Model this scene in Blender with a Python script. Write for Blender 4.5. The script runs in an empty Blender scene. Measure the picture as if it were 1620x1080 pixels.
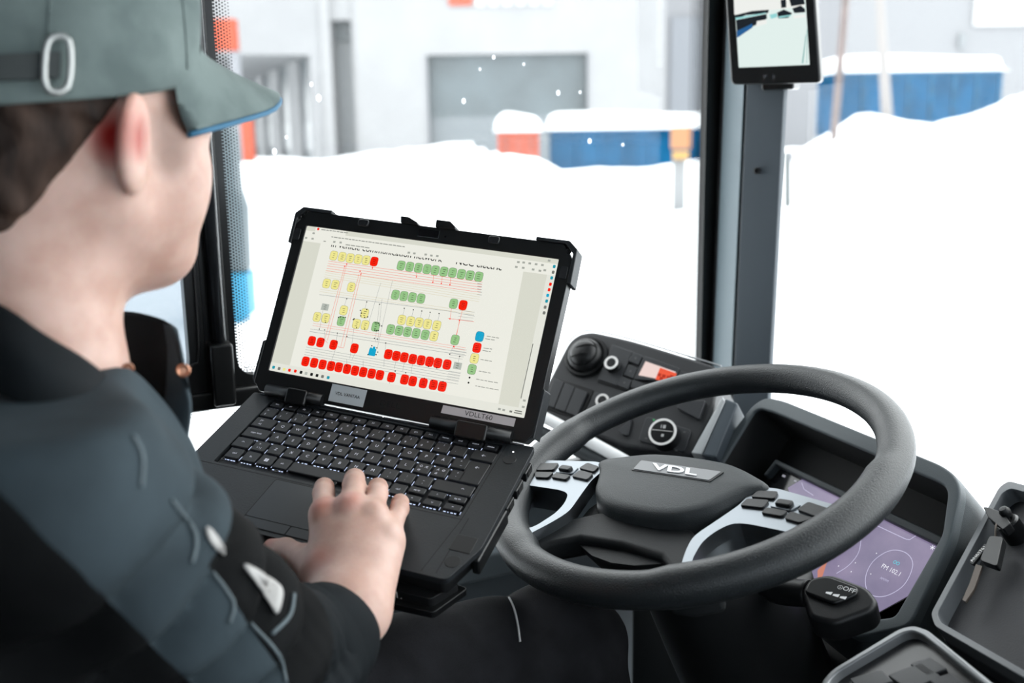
import bpy, bmesh, math, random
import numpy as np
from mathutils import Vector, Matrix
from mathutils.bvhtree import BVHTree

# ------------------------------------------------------------------ camera, sky, exposure
SC = bpy.context.scene
COL = SC.collection
FPX = 1640.0
CAM = np.array([0.0, 0.0, 1.2])
_dn = np.array([120.0, 7934.0, FPX]); _dn /= np.linalg.norm(_dn)
_up = -_dn
_Y = np.array([0, 0, 1.0]) - _up * _up[2]; _Y /= np.linalg.norm(_Y)
_X = np.cross(_Y, _up)
MC = np.stack([_X, _Y, _up])            # world = MC @ camera(x right, y down, z forward)

cam_d = bpy.data.cameras.new('camera')
cam_d.sensor_width = 36.0
cam_d.lens = FPX / 1620 * 36.0
cam_d.clip_start = 0.02
cam_d.clip_end = 500
cam_d.dof.use_dof = True
cam_d.dof.focus_distance = 1.12
cam_d.dof.aperture_fstop = 4.0
cam = bpy.data.objects.new('camera', cam_d)
COL.objects.link(cam)
_r, _d, _f = MC[:, 0], MC[:, 1], MC[:, 2]
cam.matrix_world = Matrix(((_r[0], -_d[0], -_f[0], CAM[0]), (_r[1], -_d[1], -_f[1], CAM[1]),
                           (_r[2], -_d[2], -_f[2], CAM[2]), (0, 0, 0, 1)))
SC.camera = cam

SKY = 4.2
world = bpy.data.worlds.new('overcast_sky')
SC.world = world
world.use_nodes = True
_bg = world.node_tree.nodes['Background']
_bg.inputs[0].default_value = (0.965, 0.982, 1.0, 1)
_bg.inputs[1].default_value = SKY
sun_d = bpy.data.lights.new('sun', 'SUN')
sun_d.energy = 1.2
sun_d.angle = math.radians(60)
sun = bpy.data.objects.new('sun', sun_d)
COL.objects.link(sun)
sun.rotation_euler = (math.radians(38), 0, math.radians(115))

SC.view_settings.view_transform = 'Standard'
SC.view_settings.look = 'None'
SC.view_settings.exposure = 0.0
SC.view_settings.gamma = 1.0
SC.view_settings.use_curve_mapping = False
SC.cycles.use_denoising = True
SC.cycles.max_bounces = 10
SC.cycles.transparent_max_bounces = 24
SC.cycles.caustics_reflective = False
SC.cycles.caustics_refractive = False
random.seed(7)
rng = np.random.RandomState(7)

# bus directions: F forward, L towards the driver's side
AZ = math.radians(63.6)
F = np.array([math.sin(AZ), math.cos(AZ), 0.0])
L = np.array([-F[1], F[0], 0.0])
Z = np.array([0, 0, 1.0])
def bus(f, l, z): return F * f + L * l + Z * z
def nrm(v):
    v = np.asarray(v, float); return v / np.linalg.norm(v)

# ------------------------------------------------------------------ helpers
def ray(px, py): return MC @ np.array([(px - 810) / FPX, (py - 540) / FPX, 1.0])
def at_depth(px, py, d): return CAM + ray(px, py) * d
def on_plane(px, py, P0, n):
    d = ray(px, py); return CAM + d * (((P0 - CAM) @ n) / (d @ n))

class Frame:
    """local frame: origin o, axes x, y and normal z"""
    def __init__(s, o, x, z):
        s.o = np.asarray(o, float); s.z = nrm(z); x = np.asarray(x, float)
        s.x = nrm(x - s.z * (x @ s.z)); s.y = np.cross(s.z, s.x)
        s.R = np.stack([s.x, s.y, s.z], 1)
    def w(s, p): return s.o + s.R @ np.asarray(p, float)
    def l(s, p): return s.R.T @ (np.asarray(p, float) - s.o)
    def px(s, a, b, h=0.0): return s.l(on_plane(a, b, s.o + s.z * h, s.z))
    def mat(s):
        m = Matrix.Identity(4)
        for i in range(3):
            for j in range(3): m[i][j] = s.R[i, j]
            m[i][3] = s.o[i]
        return m

def tag(o, label=None, cat=None, group=None, kind=None):
    if label: o['label'] = label
    if cat: o['category'] = cat
    if group: o['group'] = group
    if kind: o['kind'] = kind
    return o

def empty(name, frame_or_loc, label=None, cat=None, group=None, kind=None, size=0.05):
    o = bpy.data.objects.new(name, None)
    o.empty_display_size = size
    COL.objects.link(o)
    if isinstance(frame_or_loc, Frame): o.matrix_world = frame_or_loc.mat()
    else: o.location = Vector(frame_or_loc)
    return tag(o, label, cat, group, kind)

def mobj(name, me, mat, parent=None, smooth=False):
    o = bpy.data.objects.new(name, me)
    COL.objects.link(o)
    if mat is not None and not me.materials: me.materials.append(mat)
    if parent is not None: o.parent = parent
    if smooth:
        me.polygons.foreach_set('use_smooth', [True] * len(me.polygons)); me.update()
    return o

def pydata(name, v, f, mat, parent=None, smooth=False, bevel=0, seg=2):
    me = bpy.data.meshes.new(name)
    me.from_pydata([tuple(map(float, p)) for p in v], [], [tuple(map(int, q)) for q in f])
    me.update()
    o = mobj(name, me, mat, parent, smooth)
    if bevel: add_bevel(o, bevel, seg)
    return o

def add_bevel(o, w, seg=2, ang=35):
    m = o.modifiers.new('bevel', 'BEVEL'); m.width = w; m.segments = seg
    m.limit_method = 'ANGLE'; m.angle_limit = math.radians(ang); m.harden_normals = False
    o.data.polygons.foreach_set('use_smooth', [True] * len(o.data.polygons))
    w2 = o.modifiers.new('wn', 'WEIGHTED_NORMAL'); w2.keep_sharp = True
    return o

def from_bm(name, bm, mat, parent=None, smooth=False, bevel=0, seg=2):
    bmesh.ops.recalc_face_normals(bm, faces=bm.faces)
    me = bpy.data.meshes.new(name); bm.to_mesh(me); bm.free()
    o = mobj(name, me, mat, parent, smooth)
    if bevel: add_bevel(o, bevel, seg)
    return o

def rounded(poly, r, seg=4):
    """round the corners of a 2-D outline; r number or list"""
    n = len(poly); out = []
    for i in range(n):
        p = np.array(poly[i][:2], float); a = np.array(poly[i - 1][:2], float); b = np.array(poly[(i + 1) % n][:2], float)
        ri = r[i] if isinstance(r, (list, tuple)) else r
        da, db = a - p, b - p; la, lb = np.linalg.norm(da), np.linalg.norm(db)
        t = min(ri, la * .48, lb * .48)
        if t < 1e-6: out.append(tuple(p)); continue
        pa, pb = p + da / la * t, p + db / lb * t
        for k in range(seg + 1):
            s = k / seg
            out.append(tuple((1 - s) ** 2 * pa + 2 * s * (1 - s) * p + s * s * pb))
    return out

def rect(cx, cy, w, h, r=0, seg=4):
    q = [(cx - w / 2, cy - h / 2), (cx + w / 2, cy - h / 2), (cx + w / 2, cy + h / 2), (cx - w / 2, cy + h / 2)]
    return rounded(q, r, seg) if r else q

def circle(cx, cy, r, n=24): return [(cx + r * math.cos(2 * math.pi * k / n), cy + r * math.sin(2 * math.pi * k / n)) for k in range(n)]

def bm_prism(bm, outline, z0, z1, holes=()):
    loops = [outline] + list(holes)
    tops = []
    es = []
    for lp in loops:
        vs = [bm.verts.new((p[0], p[1], z1)) for p in lp]
        es += [bm.edges.new((vs[i], vs[(i + 1) % len(vs)])) for i in range(len(vs))]
    if holes:
        r = bmesh.ops.triangle_fill(bm, edges=es, use_beauty=True, use_dissolve=False)
        fs = [g for g in r['geom'] if isinstance(g, bmesh.types.BMFace)]
    else:
        fs = [bm.faces.new([e.verts[0] for e in es])]
    if z0 is not None and abs(z1 - z0) > 1e-9:
        r = bmesh.ops.extrude_face_region(bm, geom=fs)
        vs = [g for g in r['geom'] if isinstance(g, bmesh.types.BMVert)]
        bmesh.ops.translate(bm, verts=vs, vec=(0, 0, z0 - z1))
    return bm

def prism(name, outline, z0, z1, mat, parent=None, holes=(), bevel=0, seg=2):
    bm = bmesh.new(); bm_prism(bm, outline, z0, z1, holes)
    return from_bm(name, bm, mat, parent, bevel=bevel, seg=seg)

def flat(name, outlines, z, mat, parent=None):
    """thin printed shapes: list of 2-D outlines (or (outline, holes))"""
    bm = bmesh.new()
    for q in outlines:
        vs = [bm.verts.new((p[0], p[1], z)) for p in q]
        bm.faces.new(vs)
    bmesh.ops.recalc_face_normals(bm, faces=bm.faces)
    for fc in bm.faces:
        if fc.normal.z < 0: fc.normal_flip()
    me = bpy.data.meshes.new(name); bm.to_mesh(me); bm.free()
    return mobj(name, me, mat, parent)

def seg_quad(a, b, w):
    a = np.array(a[:2], float); b = np.array(b[:2], float); d = b - a; d = d / (np.linalg.norm(d) + 1e-12)
    t = np.array([-d[1], d[0]]) * w / 2
    return [tuple(a - t), tuple(b - t), tuple(b + t), tuple(a + t)]

def ring_quads(cx, cy, r, w, n=40):
    out = []
    for k in range(n):
        a, b = 2 * math.pi * k / n, 2 * math.pi * (k + 1) / n
        out.append([(cx + rr * math.cos(t), cy + rr * math.sin(t)) for rr, t in ((r - w / 2, a), (r + w / 2, a), (r + w / 2, b), (r - w / 2, b))])
    return out

def box(name, c, s, mat, parent=None, bevel=0, seg=2):
    x, y, z = c; a, b, d = (q / 2 for q in s)
    v = [(x + i * a, y + j * b, z + k * d) for i in (-1, 1) for j in (-1, 1) for k in (-1, 1)]
    f = [(0, 1, 3, 2), (4, 6, 7, 5), (0, 4, 5, 1), (2, 3, 7, 6), (0, 2, 6, 4), (1, 5, 7, 3)]
    return pydata(name, v, f, mat, parent, bevel=bevel, seg=seg)

def lathe(name, prof, mat, parent=None, loc=(0, 0, 0), n=32, M=None, smooth=True, bevel=0):
    """profile [(r, z)...] revolved about local z; M 3x3 maps to parent space"""
    M = np.eye(3) if M is None else M
    v, f = [], []
    for r, z in prof:
        for k in range(n):
            a = 2 * math.pi * k / n
            v.append(np.asarray(loc) + M @ np.array([r * math.cos(a), r * math.sin(a), z]))
    m = len(prof)
    for i in range(m - 1):
        for k in range(n):
            k2 = (k + 1) % n
            f.append((i * n + k, i * n + k2, (i + 1) * n + k2, (i + 1) * n + k))
    if prof[0][0] > 1e-6: f.append(tuple(range(n))[::-1])
    if prof[-1][0] > 1e-6: f.append(tuple((m - 1) * n + k for k in range(n)))
    bm = bmesh.new()
    bv = [bm.verts.new(tuple(map(float, p))) for p in v]
    for q in f:
        try: bm.faces.new([bv[i] for i in q])
        except ValueError: pass
    bmesh.ops.remove_doubles(bm, verts=bm.verts, dist=1e-6)
    o = from_bm(name, bm, mat, parent, smooth=smooth)
    if smooth:
        for fc in o.data.polygons: fc.use_smooth = len(fc.vertices) <= 4
        e = o.modifiers.new('split', 'EDGE_SPLIT'); e.split_angle = math.radians(40)
    return o

def sweep_rings(path, radii, n=12, closed=False, flat_y=1.0, up=None):
    P = [np.asarray(p, float) for p in path]; m = len(P)
    rings = []; prev = None
    for i in range(m):
        a = P[i - 1] if (i > 0 or closed) else P[i]; b = P[(i + 1) % m] if (i < m - 1 or closed) else P[i]
        t = nrm(b - a)
        if prev is None:
            u0 = np.array(up, float) if up is not None else (np.array([0, 0, 1.0]) if abs(t[2]) < .9 else np.array([1.0, 0, 0]))
        else: u0 = np.array(up, float) if up is not None else prev
        u = nrm(u0 - t * (u0 @ t)); prev = u; w = np.cross(t, u)
        r = radii[i] if hasattr(radii, '__len__') else radii
        rings.append([P[i] + r * (math.cos(2 * math.pi * k / n) * u * flat_y + math.sin(2 * math.pi * k / n) * w) for k in range(n)])
    return rings

def loft(name, rings, mat, parent=None, closed=False, cap=True, smooth=True):
    n = len(rings[0]); v = [p for r in rings for p in r]; f = []
    m = len(rings)
    for i in range(m if closed else m - 1):
        j = (i + 1) % m
        for k in range(n):
            k2 = (k + 1) % n
            f.append((i * n + k, i * n + k2, j * n + k2, j * n + k))
    if cap and not closed:
        f.append(tuple(range(n))[::-1]); f.append(tuple((m - 1) * n + k for k in range(n)))
    bm = bmesh.new(); bv = [bm.verts.new(tuple(map(float, p))) for p in v]
    for q in f: bm.faces.new([bv[i] for i in q])
    o = from_bm(name, bm, mat, parent, smooth=smooth)
    for fc in o.data.polygons:
        if len(fc.vertices) > 4: fc.use_smooth = False
    return o

def tube(name, path, r, mat, parent=None, n=12, closed=False, flat_y=1.0, up=None):
    return loft(name, sweep_rings(path, r, n, closed, flat_y, up), mat, parent, closed)

def smooth_path(pts, k=8, closed=False):
    P = [np.asarray(p, float) for p in pts]; n = len(P); out = []
    rngi = range(n) if closed else range(n - 1)
    for i in rngi:
        p0 = P[i - 1] if (i > 0 or closed) else P[i]; p1 = P[i]; p2 = P[(i + 1) % n]
        p3 = P[(i + 2) % n] if (i + 2 < n or closed) else P[(i + 1) % n]
        for s in range(k):
            t = s / k
            out.append(.5 * ((2 * p1) + (-p0 + p2) * t + (2 * p0 - 5 * p1 + 4 * p2 - p3) * t * t + (-p0 + 3 * p1 - 3 * p2 + p3) * t ** 3))
    if not closed: out.append(P[-1])
    return out

_txt = {}
def text_mesh(s, size=1.0, extrude=0.0, align='CENTER', bold=0.0, shear=0.0):
    key = (s, extrude, align, bold, shear)
    if key not in _txt:
        c = bpy.data.curves.new('txt', 'FONT'); c.body = s; c.size = 1.0; c.align_x = align; c.align_y = 'CENTER'
        c.extrude = extrude; c.offset = bold; c.shear = shear; c.resolution_u = 3
        o = bpy.data.objects.new('txt', c); COL.objects.link(o)
        dg = bpy.context.evaluated_depsgraph_get(); dg.update()
        me = bpy.data.meshes.new_from_object(o.evaluated_get(dg))
        bpy.data.objects.remove(o); bpy.data.curves.remove(c)
        _txt[key] = me
    return _txt[key]

def text(name, s, pos, size, mat, parent, sx=1.0, extrude=0.0, align='CENTER', bold=0.0, shear=0.0, rot=0.0):
    me = text_mesh(s, 1.0, extrude / size if size else 0, align, bold, shear).copy()
    ca, sa = math.cos(rot), math.sin(rot)
    for v in me.vertices:
        x, y = v.co.x * size * sx, v.co.y * size
        v.co = Vector((pos[0] + ca * x - sa * y, pos[1] + sa * x + ca * y, pos[2] + v.co.z * size))
    return mobj(name, me, mat, parent)

# ---- implicit surfaces
def s_ell(P, c, r, R=None):
    q = P - np.asarray(c, float)
    if R is not None: q = q @ R
    r = np.asarray(r, float)
    k0 = np.linalg.norm(q / r, axis=1); k1 = np.linalg.norm(q / (r * r), axis=1) + 1e-9
    return k0 * (k0 - 1) / k1
def s_cone(P, a, b, r1, r2):
    a = np.asarray(a, float); b = np.asarray(b, float); ba = b - a
    h = np.clip(((P - a) @ ba) / (ba @ ba), 0, 1)
    return np.linalg.norm(P - a - h[:, None] * ba, axis=1) - (r1 + (r2 - r1) * h)
def smin(a, b, k):
    h = np.maximum(k - np.abs(a - b), 0) / k
    return np.minimum(a, b) - h * h * k * .25
def smax(a, b, k): return -smin(-a, -b, k)

def polygonize(sdf, lo, hi, h, levels=4, slack=1.9):
    lo = np.asarray(lo, float); hi = np.asarray(hi, float)
    H = h * 2 ** levels
    n = np.ceil((hi - lo) / H).astype(int)
    g = np.stack(np.meshgrid(*[np.arange(k) for k in n], indexing='ij'), -1).reshape(-1, 3)
    off = np.array([(i, j, k) for i in (0, 1) for j in (0, 1) for k in (0, 1)])
    for lv in range(levels + 1):
        d = sdf(lo + (g + .5) * H)
        g = g[np.abs(d) < H * .866 * slack]
        if lv < levels:
            g = (g[:, None, :] * 2 + off[None]).reshape(-1, 3); H *= .5
    S = 4096
    key = lambda a: (a[..., 0] * S + a[..., 1]) * S + a[..., 2]
    ck = key(g[:, None, :] + off[None])
    uk, inv = np.unique(ck, return_inverse=True); inv = inv.reshape(ck.shape)
    up = np.stack([uk // (S * S), (uk // S) % S, uk % S], 1)
    val = sdf(lo + up * H)
    cv = val[inv]
    act = (cv.min(1) < 0) & (cv.max(1) >= 0)
    g = g[act]; cv = cv[act]
    gk = key(g); o = np.argsort(gk); g = g[o]; cv = cv[o]; gk = gk[o]
    acc = np.zeros((len(g), 3)); cnt = np.zeros(len(g))
    for i in range(8):
        for j in range(i + 1, 8):
            if np.abs(off[i] - off[j]).sum() != 1: continue
            a, b = cv[:, i], cv[:, j]; m = (a < 0) != (b < 0)
            t = np.where(m, a / np.where(m, a - b, 1), 0)
            p = off[i] + t[:, None] * (off[j] - off[i])
            acc[m] += p[m]; cnt[m] += 1
    V = lo + (g + acc / cnt[:, None]) * H
    faces = []
    for ax in range(3):
        b, c = (ax + 1) % 3, (ax + 2) % 3
        eb = np.eye(3, dtype=int)
        i0 = 0; i1 = [k for k in range(8) if (off[k] == eb[ax]).all()][0]
        m = (cv[:, 0] < 0) != (cv[:, i1] < 0)
        idx = np.where(m)[0]
        ks = [gk[idx], key(g[idx] - eb[b]), key(g[idx] - eb[b] - eb[c]), key(g[idx] - eb[c])]
        pos = []; ok = np.ones(len(idx), bool)
        for k in ks:
            p = np.searchsorted(gk, k); p = np.clip(p, 0, len(gk) - 1); ok &= gk[p] == k; pos.append(p)
        q = np.stack(pos, 1)[ok]; flip = (cv[idx, 0] < 0)[ok]
        q[~flip] = q[~flip][:, ::-1]
        faces.append(q)
    return V, np.concatenate(faces)

def np_mesh(name, V, Fq, mat, parent=None, smooth=True):
    used = np.unique(Fq); mp = np.full(len(V), -1); mp[used] = np.arange(len(used))
    V = V[used]; Fq = mp[Fq]
    me = bpy.data.meshes.new(name)
    me.vertices.add(len(V)); me.vertices.foreach_set('co', V.astype(np.float32).ravel())
    k = Fq.shape[1]
    me.loops.add(len(Fq) * k); me.loops.foreach_set('vertex_index', Fq.astype(np.int32).ravel())
    me.polygons.add(len(Fq)); me.polygons.foreach_set('loop_start', np.arange(0, len(Fq) * k, k, dtype=np.int32))
    me.polygons.foreach_set('loop_total', np.full(len(Fq), k, dtype=np.int32))
    me.update(calc_edges=True); me.validate()
    return mobj(name, me, mat, parent, smooth)

def relax(V, Fq, it=2, lam=.5):
    V = V.copy()
    for _ in range(it):
        s = np.zeros_like(V); c = np.zeros(len(V))
        for a in range(4):
            b = (a + 1) % 4
            np.add.at(s, Fq[:, a], V[Fq[:, b]]); np.add.at(c, Fq[:, a], 1)
            np.add.at(s, Fq[:, b], V[Fq[:, a]]); np.add.at(c, Fq[:, b], 1)
        V += lam * (s / np.maximum(c, 1)[:, None] - V)
    return V

# ------------------------------------------------------------------ materials
def srgb(r, g, b):
    f = lambda c: (c / 255 / 12.92) if c / 255 <= .04045 else ((c / 255 + .055) / 1.055) ** 2.4
    return (f(r), f(g), f(b))
_m = {}
def mat(name, col, rough=.5, metal=0.0, bump=0.0, bscale=200.0, var=0.0, vscale=6.0, spec=.5, emit=None, estr=1.0, sss=0.0, col2=None, stretch=None, coat=0.0):
    if name in _m: return _m[name]
    m = bpy.data.materials.new(name); m.use_nodes = True
    nt = m.node_tree; b = nt.nodes['Principled BSDF']
    b.inputs['Base Color'].default_value = (*col, 1); b.inputs['Roughness'].default_value = rough
    b.inputs['Metallic'].default_value = metal; b.inputs['Specular IOR Level'].default_value = spec
    if coat: b.inputs['Coat Weight'].default_value = coat; b.inputs['Coat Roughness'].default_value = .15
    if emit is not None:
        b.inputs['Emission Color'].default_value = (*emit, 1); b.inputs['Emission Strength'].default_value = estr
    if sss:
        b.inputs['Subsurface Weight'].default_value = sss; b.inputs['Subsurface Radius'].default_value = (1, .25, .12); b.inputs['Subsurface Scale'].default_value = .006
    tc = nt.nodes.new('ShaderNodeTexCoord'); src = tc.outputs['Object']
    if stretch is not None:
        mp = nt.nodes.new('ShaderNodeMapping'); mp.inputs['Scale'].default_value = stretch
        nt.links.new(src, mp.inputs[0]); src = mp.outputs[0]
    if var or col2:
        nz = nt.nodes.new('ShaderNodeTexNoise'); nz.inputs['Scale'].default_value = vscale; nz.inputs['Detail'].default_value = 5
        nt.links.new(src, nz.inputs['Vector'])
        rp = nt.nodes.new('ShaderNodeValToRGB')
        c2 = col2 if col2 else tuple(c * (1 + var) for c in col)
        c1 = col if col2 else tuple(c * (1 - var) for c in col)
        rp.color_ramp.elements[0].position = .35; rp.color_ramp.elements[1].position = .65
        rp.color_ramp.elements[0].color = (*c1, 1); rp.color_ramp.elements[1].color = (*c2, 1)
        nt.links.new(nz.outputs['Fac'], rp.inputs[0]); nt.links.new(rp.outputs[0], b.inputs['Base Color'])
    if bump:
        nb = nt.nodes.new('ShaderNodeTexNoise'); nb.inputs['Scale'].default_value = bscale; nb.inputs['Detail'].default_value = 3
        nt.links.new(src, nb.inputs['Vector'])
        bp = nt.nodes.new('ShaderNodeBump'); bp.inputs['Strength'].default_value = bump; bp.inputs['Distance'].default_value = .001
        nt.links.new(nb.outputs['Fac'], bp.inputs['Height']); nt.links.new(bp.outputs[0], b.inputs['Normal'])
    _m[name] = m
    return m
def glow(name, rgb, strength=1.0):
    """something that gives off light: a screen pixel colour"""
    return mat(name, (0, 0, 0), rough=.25, emit=srgb(*rgb), estr=strength, spec=.3)
def glass(name, tint=(1, 1, 1), refl=.06):
    m = bpy.data.materials.new(name); m.use_nodes = True; nt = m.node_tree
    nt.nodes.remove(nt.nodes['Principled BSDF'])
    tr = nt.nodes.new('ShaderNodeBsdfTransparent'); tr.inputs[0].default_value = (*tint, 1)
    gl = nt.nodes.new('ShaderNodeBsdfGlossy'); gl.inputs['Roughness'].default_value = .02
    lw = nt.nodes.new('ShaderNodeLayerWeight'); lw.inputs['Blend'].default_value = .5
    pw = nt.nodes.new('ShaderNodeMath'); pw.operation = 'POWER'; pw.inputs[1].default_value = 5.0
    fr = nt.nodes.new('ShaderNodeMath'); fr.operation = 'MULTIPLY_ADD'; fr.inputs[1].default_value = .6; fr.inputs[2].default_value = .02
    nt.links.new(lw.outputs['Facing'], pw.inputs[0]); nt.links.new(pw.outputs[0], fr.inputs[0])
    mx = nt.nodes.new('ShaderNodeMixShader')
    nt.links.new(fr.outputs[0], mx.inputs[0]); nt.links.new(tr.outputs[0], mx.inputs[1]); nt.links.new(gl.outputs[0], mx.inputs[2])
    nt.links.new(mx.outputs[0], nt.nodes['Material Output'].inputs[0])
    return m

BLACK = mat('black_plastic', (.007, .0075, .0085), rough=.42, bump=.15, bscale=900, spec=.35)
SATIN = mat('satin_black', (.005, .0055, .006), rough=.3)
GLOSSB = mat('gloss_black', (.006, .006, .007), rough=.08)
DASH = mat('dash_grey', (.030, .038, .043), rough=.55, bump=.3, bscale=1100, spec=.35)
DASHD = mat('dash_dark', (.009, .0105, .012), rough=.6, bump=.3, bscale=1100, spec=.35)
LEATHER = mat('wheel_leather', (.013, .016, .018), rough=.38, bump=.55, bscale=650)
HUBM = mat('hub_grain', (.021, .026, .029), rough=.5, bump=.5, bscale=900, spec=.35)
SILVER = mat('satin_silver', (.22, .24, .26), rough=.36, metal=1.0)
CHROME = mat('chrome', (.8, .82, .84), rough=.12, metal=1.0)
PILLAR = mat('pillar_grey', (.060, .075, .090), rough=.5, bump=.1, bscale=500)
PILLAR_LIT = mat('pillar_grey_lit', (.125, .165, .188), rough=.5)  # side-window light painted in as a paler, bluer copy of the pillar
GLASS = glass('clear_glass', (.97, .985, .98))
FLAKE = bpy.data.materials.new('snow_crystal'); FLAKE.use_nodes = True
_n = FLAKE.node_tree; _t = _n.nodes.new('ShaderNodeBsdfTranslucent'); _t.inputs[0].default_value = (.95, .97, 1, 1)
_n.links.new(_t.outputs[0], _n.nodes['Material Output'].inputs[0])
SNOW = mat('snow', (.86, .88, .90), rough=.85, bump=.5, bscale=6, spec=.1)
WHITE = mat('white_mark', (.8, .8, .8), rough=.5)

# ================================================================== THE SETTING
FLOORM = mat('floor_vinyl', (.055, .06, .065), rough=.6, var=.3, vscale=60, bump=.2)
WALLM = mat('side_panel_grey', (.20, .235, .26), rough=.55, bump=.1, bscale=400)
ROOFM = mat('roof_lining', (.16, .165, .17), rough=.8)
RUBBER = mat('rubber_seal', (.004, .004, .005), rough=.45)

WL = 1.42                                   # inner face of the driver's side wall
WF = Frame(bus(0, WL, 0), F, -L)            # local x = forward, y = height, z = into the cab
BUSF = Frame((0, 0, 0), F, Z)               # local x = forward, y = towards the driver's side, z = up

def struct(o): o['kind'] = 'structure'; return o
def wf(a, b): p = WF.px(a, b); return (p[0], p[1])

fl = empty('floor', BUSF, kind='structure'); prism('floor_panel', [(-1.4, -1.0), (1.15, -1.0), (1.15, 1.45), (-1.4, 1.45)], -.05, 0, FLOORM, fl)
ce = empty('ceiling', BUSF, kind='structure'); prism('roof_panel', [(-1.4, -1.0), (1.2, -1.0), (1.2, 1.5), (-1.4, 1.5)], 2.15, 2.2, ROOFM, ce)
wb = empty('wall_back', BUSF, kind='structure'); prism('partition', [(-1.42, -1.0), (-1.38, -1.0), (-1.38, 1.45), (-1.42, 1.45)], 0, 2.15, DASHD, wb)
prism('cab_light_block', [(-.62, .30), (-.58, .30), (-.58, 1.42), (-.62, 1.42)], 0, 2.15, DASHD, wb)  # unseen panel, added to keep light off the driver's back
wr = empty('wall_right', BUSF, kind='structure')
prism('door_panel', [(-1.4, -1.04), (1.15, -1.04), (1.15, -1.0), (-1.4, -1.0)], 0, .80, DASHD, wr)  # unseen panel; height raised to cut low light from the right
prism('header', [(-1.4, -1.04), (1.15, -1.04), (1.15, -1.0), (-1.4, -1.0)], 1.95, 2.15, DASHD, wr)

w = empty('wall_left', WF, kind='structure')
prism('front_panel', [(.62, .50), (1.15, .50), (1.15, .64), (.62, .64)], -.05, 0, WALLM, w)
prism('lower_panel', [(-1.4, 0), (1.15, 0), (1.15, .50), (-1.4, .50)], -.05, 0, WALLM, w)
prism('rear_panel', [(-1.4, .50), (-.85, .50), (-.85, 2.15), (-1.4, 2.15)], -.05, 0, DASHD, w)
prism('header', [(-.85, 1.78), (1.15, 1.78), (1.15, 2.15), (-.85, 2.15)], -.05, 0, DASHD, w)
prism('armrest_ledge', rect(.55, .53, .9, .045), 0, .05, WALLM, w, bevel=.008)
prism('floor_bracket', rect(.62, .30, .10, .10), 0, .18, WALLM, w, bevel=.006)

# side window in front of the driver: frame, pane, black print with its fading dots
fx0 = wf(349, 300)[0]; fx1 = wf(1111, 560)[0]
zs = wf(370, 597)[1]
w1 = empty('window_1', WF, kind='structure')
zf = .66                                    # the sill drops towards the windscreen
fm0, fm1 = fx0 + .22, fx0 + .38
prism('pane', [(fx0 - .01, zs - .01), (fm0, zs - .01), (fm1, zf - .01), (fx1 + .02, zf - .01), (fx1 + .02, 1.78), (fx0 - .01, 1.78)], -.022, -.017, GLASS, w1)
prism('window_frame', [(fx0 - .012, zs - .04), (fm0 - .02, zs - .04), (fm1 - .02, zf - .04), (fx1 + .03, zf - .04), (fx1 + .03, 1.79), (fx0 - .012, 1.79)], -.016, .0, SATIN, w1,
      holes=[rounded([(fx0 + .006, zs), (fm0, zs), (fm1, zf), (fx1 - .003, zf), (fx1 - .003, 1.77), (fx0 + .006, 1.77)], .03, 6)])
dots = []
def dot(x, y, r): dots.append([(x + r * math.cos(k * math.pi / 3), y + r * math.sin(k * math.pi / 3)) for k in range(6)])
pt = .0043
for i in range(7):
    r = .0020 - i * .00018
    for k in range(int((1.77 - zf) / pt)):
        y = zf + .004 + (k + .5 * (i % 2)) * pt
        if y > zs: dot(fx0 + .007 + i * pt * .87, y, r)
        dot(fx1 - .005 - i * pt * .87, y, r)
    for k in range(int((fm0 - fx0) / pt)):
        dot(fx0 + .02 + (k + .5 * (i % 2)) * pt, zs + .001 + i * pt * .87, r)
o = flat('printed_dots', dots, -.0165, RUBBER, w1); o['kind'] = 'stuff'
# snow crystals sitting on the pane
for a, b, s in ((744, 159, 3), (792, 89, 2.2), (895, 146, 3), (945, 223, 3), (998, 229, 2), (500, 132, 2.5), (512, 154, 4), (441, 240, 3.5), (460, 217, 2), (770, 108, 1.6), (840, 100, 1.6), (930, 145, 1.8)):
    x, y = wf(a, b)
    q = [(x + s * .00085 * (1 + .3 * (k % 2)) * math.cos(k * .785), y + s * .00105 * (1 + .3 * ((k + 1) % 2)) * math.sin(k * .785)) for k in range(8)]
    prism('snow_speck', q, -.023, -.0245, FLAKE, w1)

# sliding window behind it and the small window below the rail
w2 = empty('window_2', WF, kind='structure')
rx1 = wf(297, 560)[0]
prism('pane', [(-.85, .87), (rx1 + .01, .87), (rx1 + .01, 1.78), (-.85, 1.78)], -.022, -.017, glass('tinted_glass', (.46, .49, .51)), w2)
prism('window_frame', [(-.85, zs - .04), (rx1 + .022, zs - .04), (rx1 + .022, 1.79), (-.85, 1.79)], -.016, .012, SATIN, w2,
      holes=[rounded([(-.82, zs + .0), (rx1, zs + .0), (rx1, 1.77), (-.82, 1.77)], .035, 6)], bevel=.002)
w3 = empty('window_3', WF, kind='structure')
zl = wf(340, 643)[1]
prism('pane', [(-.85, .50), (fm0, .50), (fm0, zl + .01), (-.85, zl + .01)], -.022, -.017, GLASS, w3)
d3 = []
dots = d3
for i in range(5):
    r = .0016 - i * .00022
    for k in range(int((fm0 + .2) / pt)):
        dot(-.2 + (k + .5 * (i % 2)) * pt, zl - .004 - i * pt * .87, r)
o = flat('printed_dots', d3, -.0165, RUBBER, w3); o['kind'] = 'stuff'
tr = empty('trim_1', WF, kind='structure')         # rail under the windows
prism('rail', [(-.85, zl), (fm0 - .02, zl), (fm1 - .02, zf - .05), (1.08, zf - .05), (1.08, zf - .012), (fm1 + .01, zf - .012), (fm0 + .01, zs - .012), (-.85, zs - .012)], -.03, .02, SATIN, tr, bevel=.004)
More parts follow.
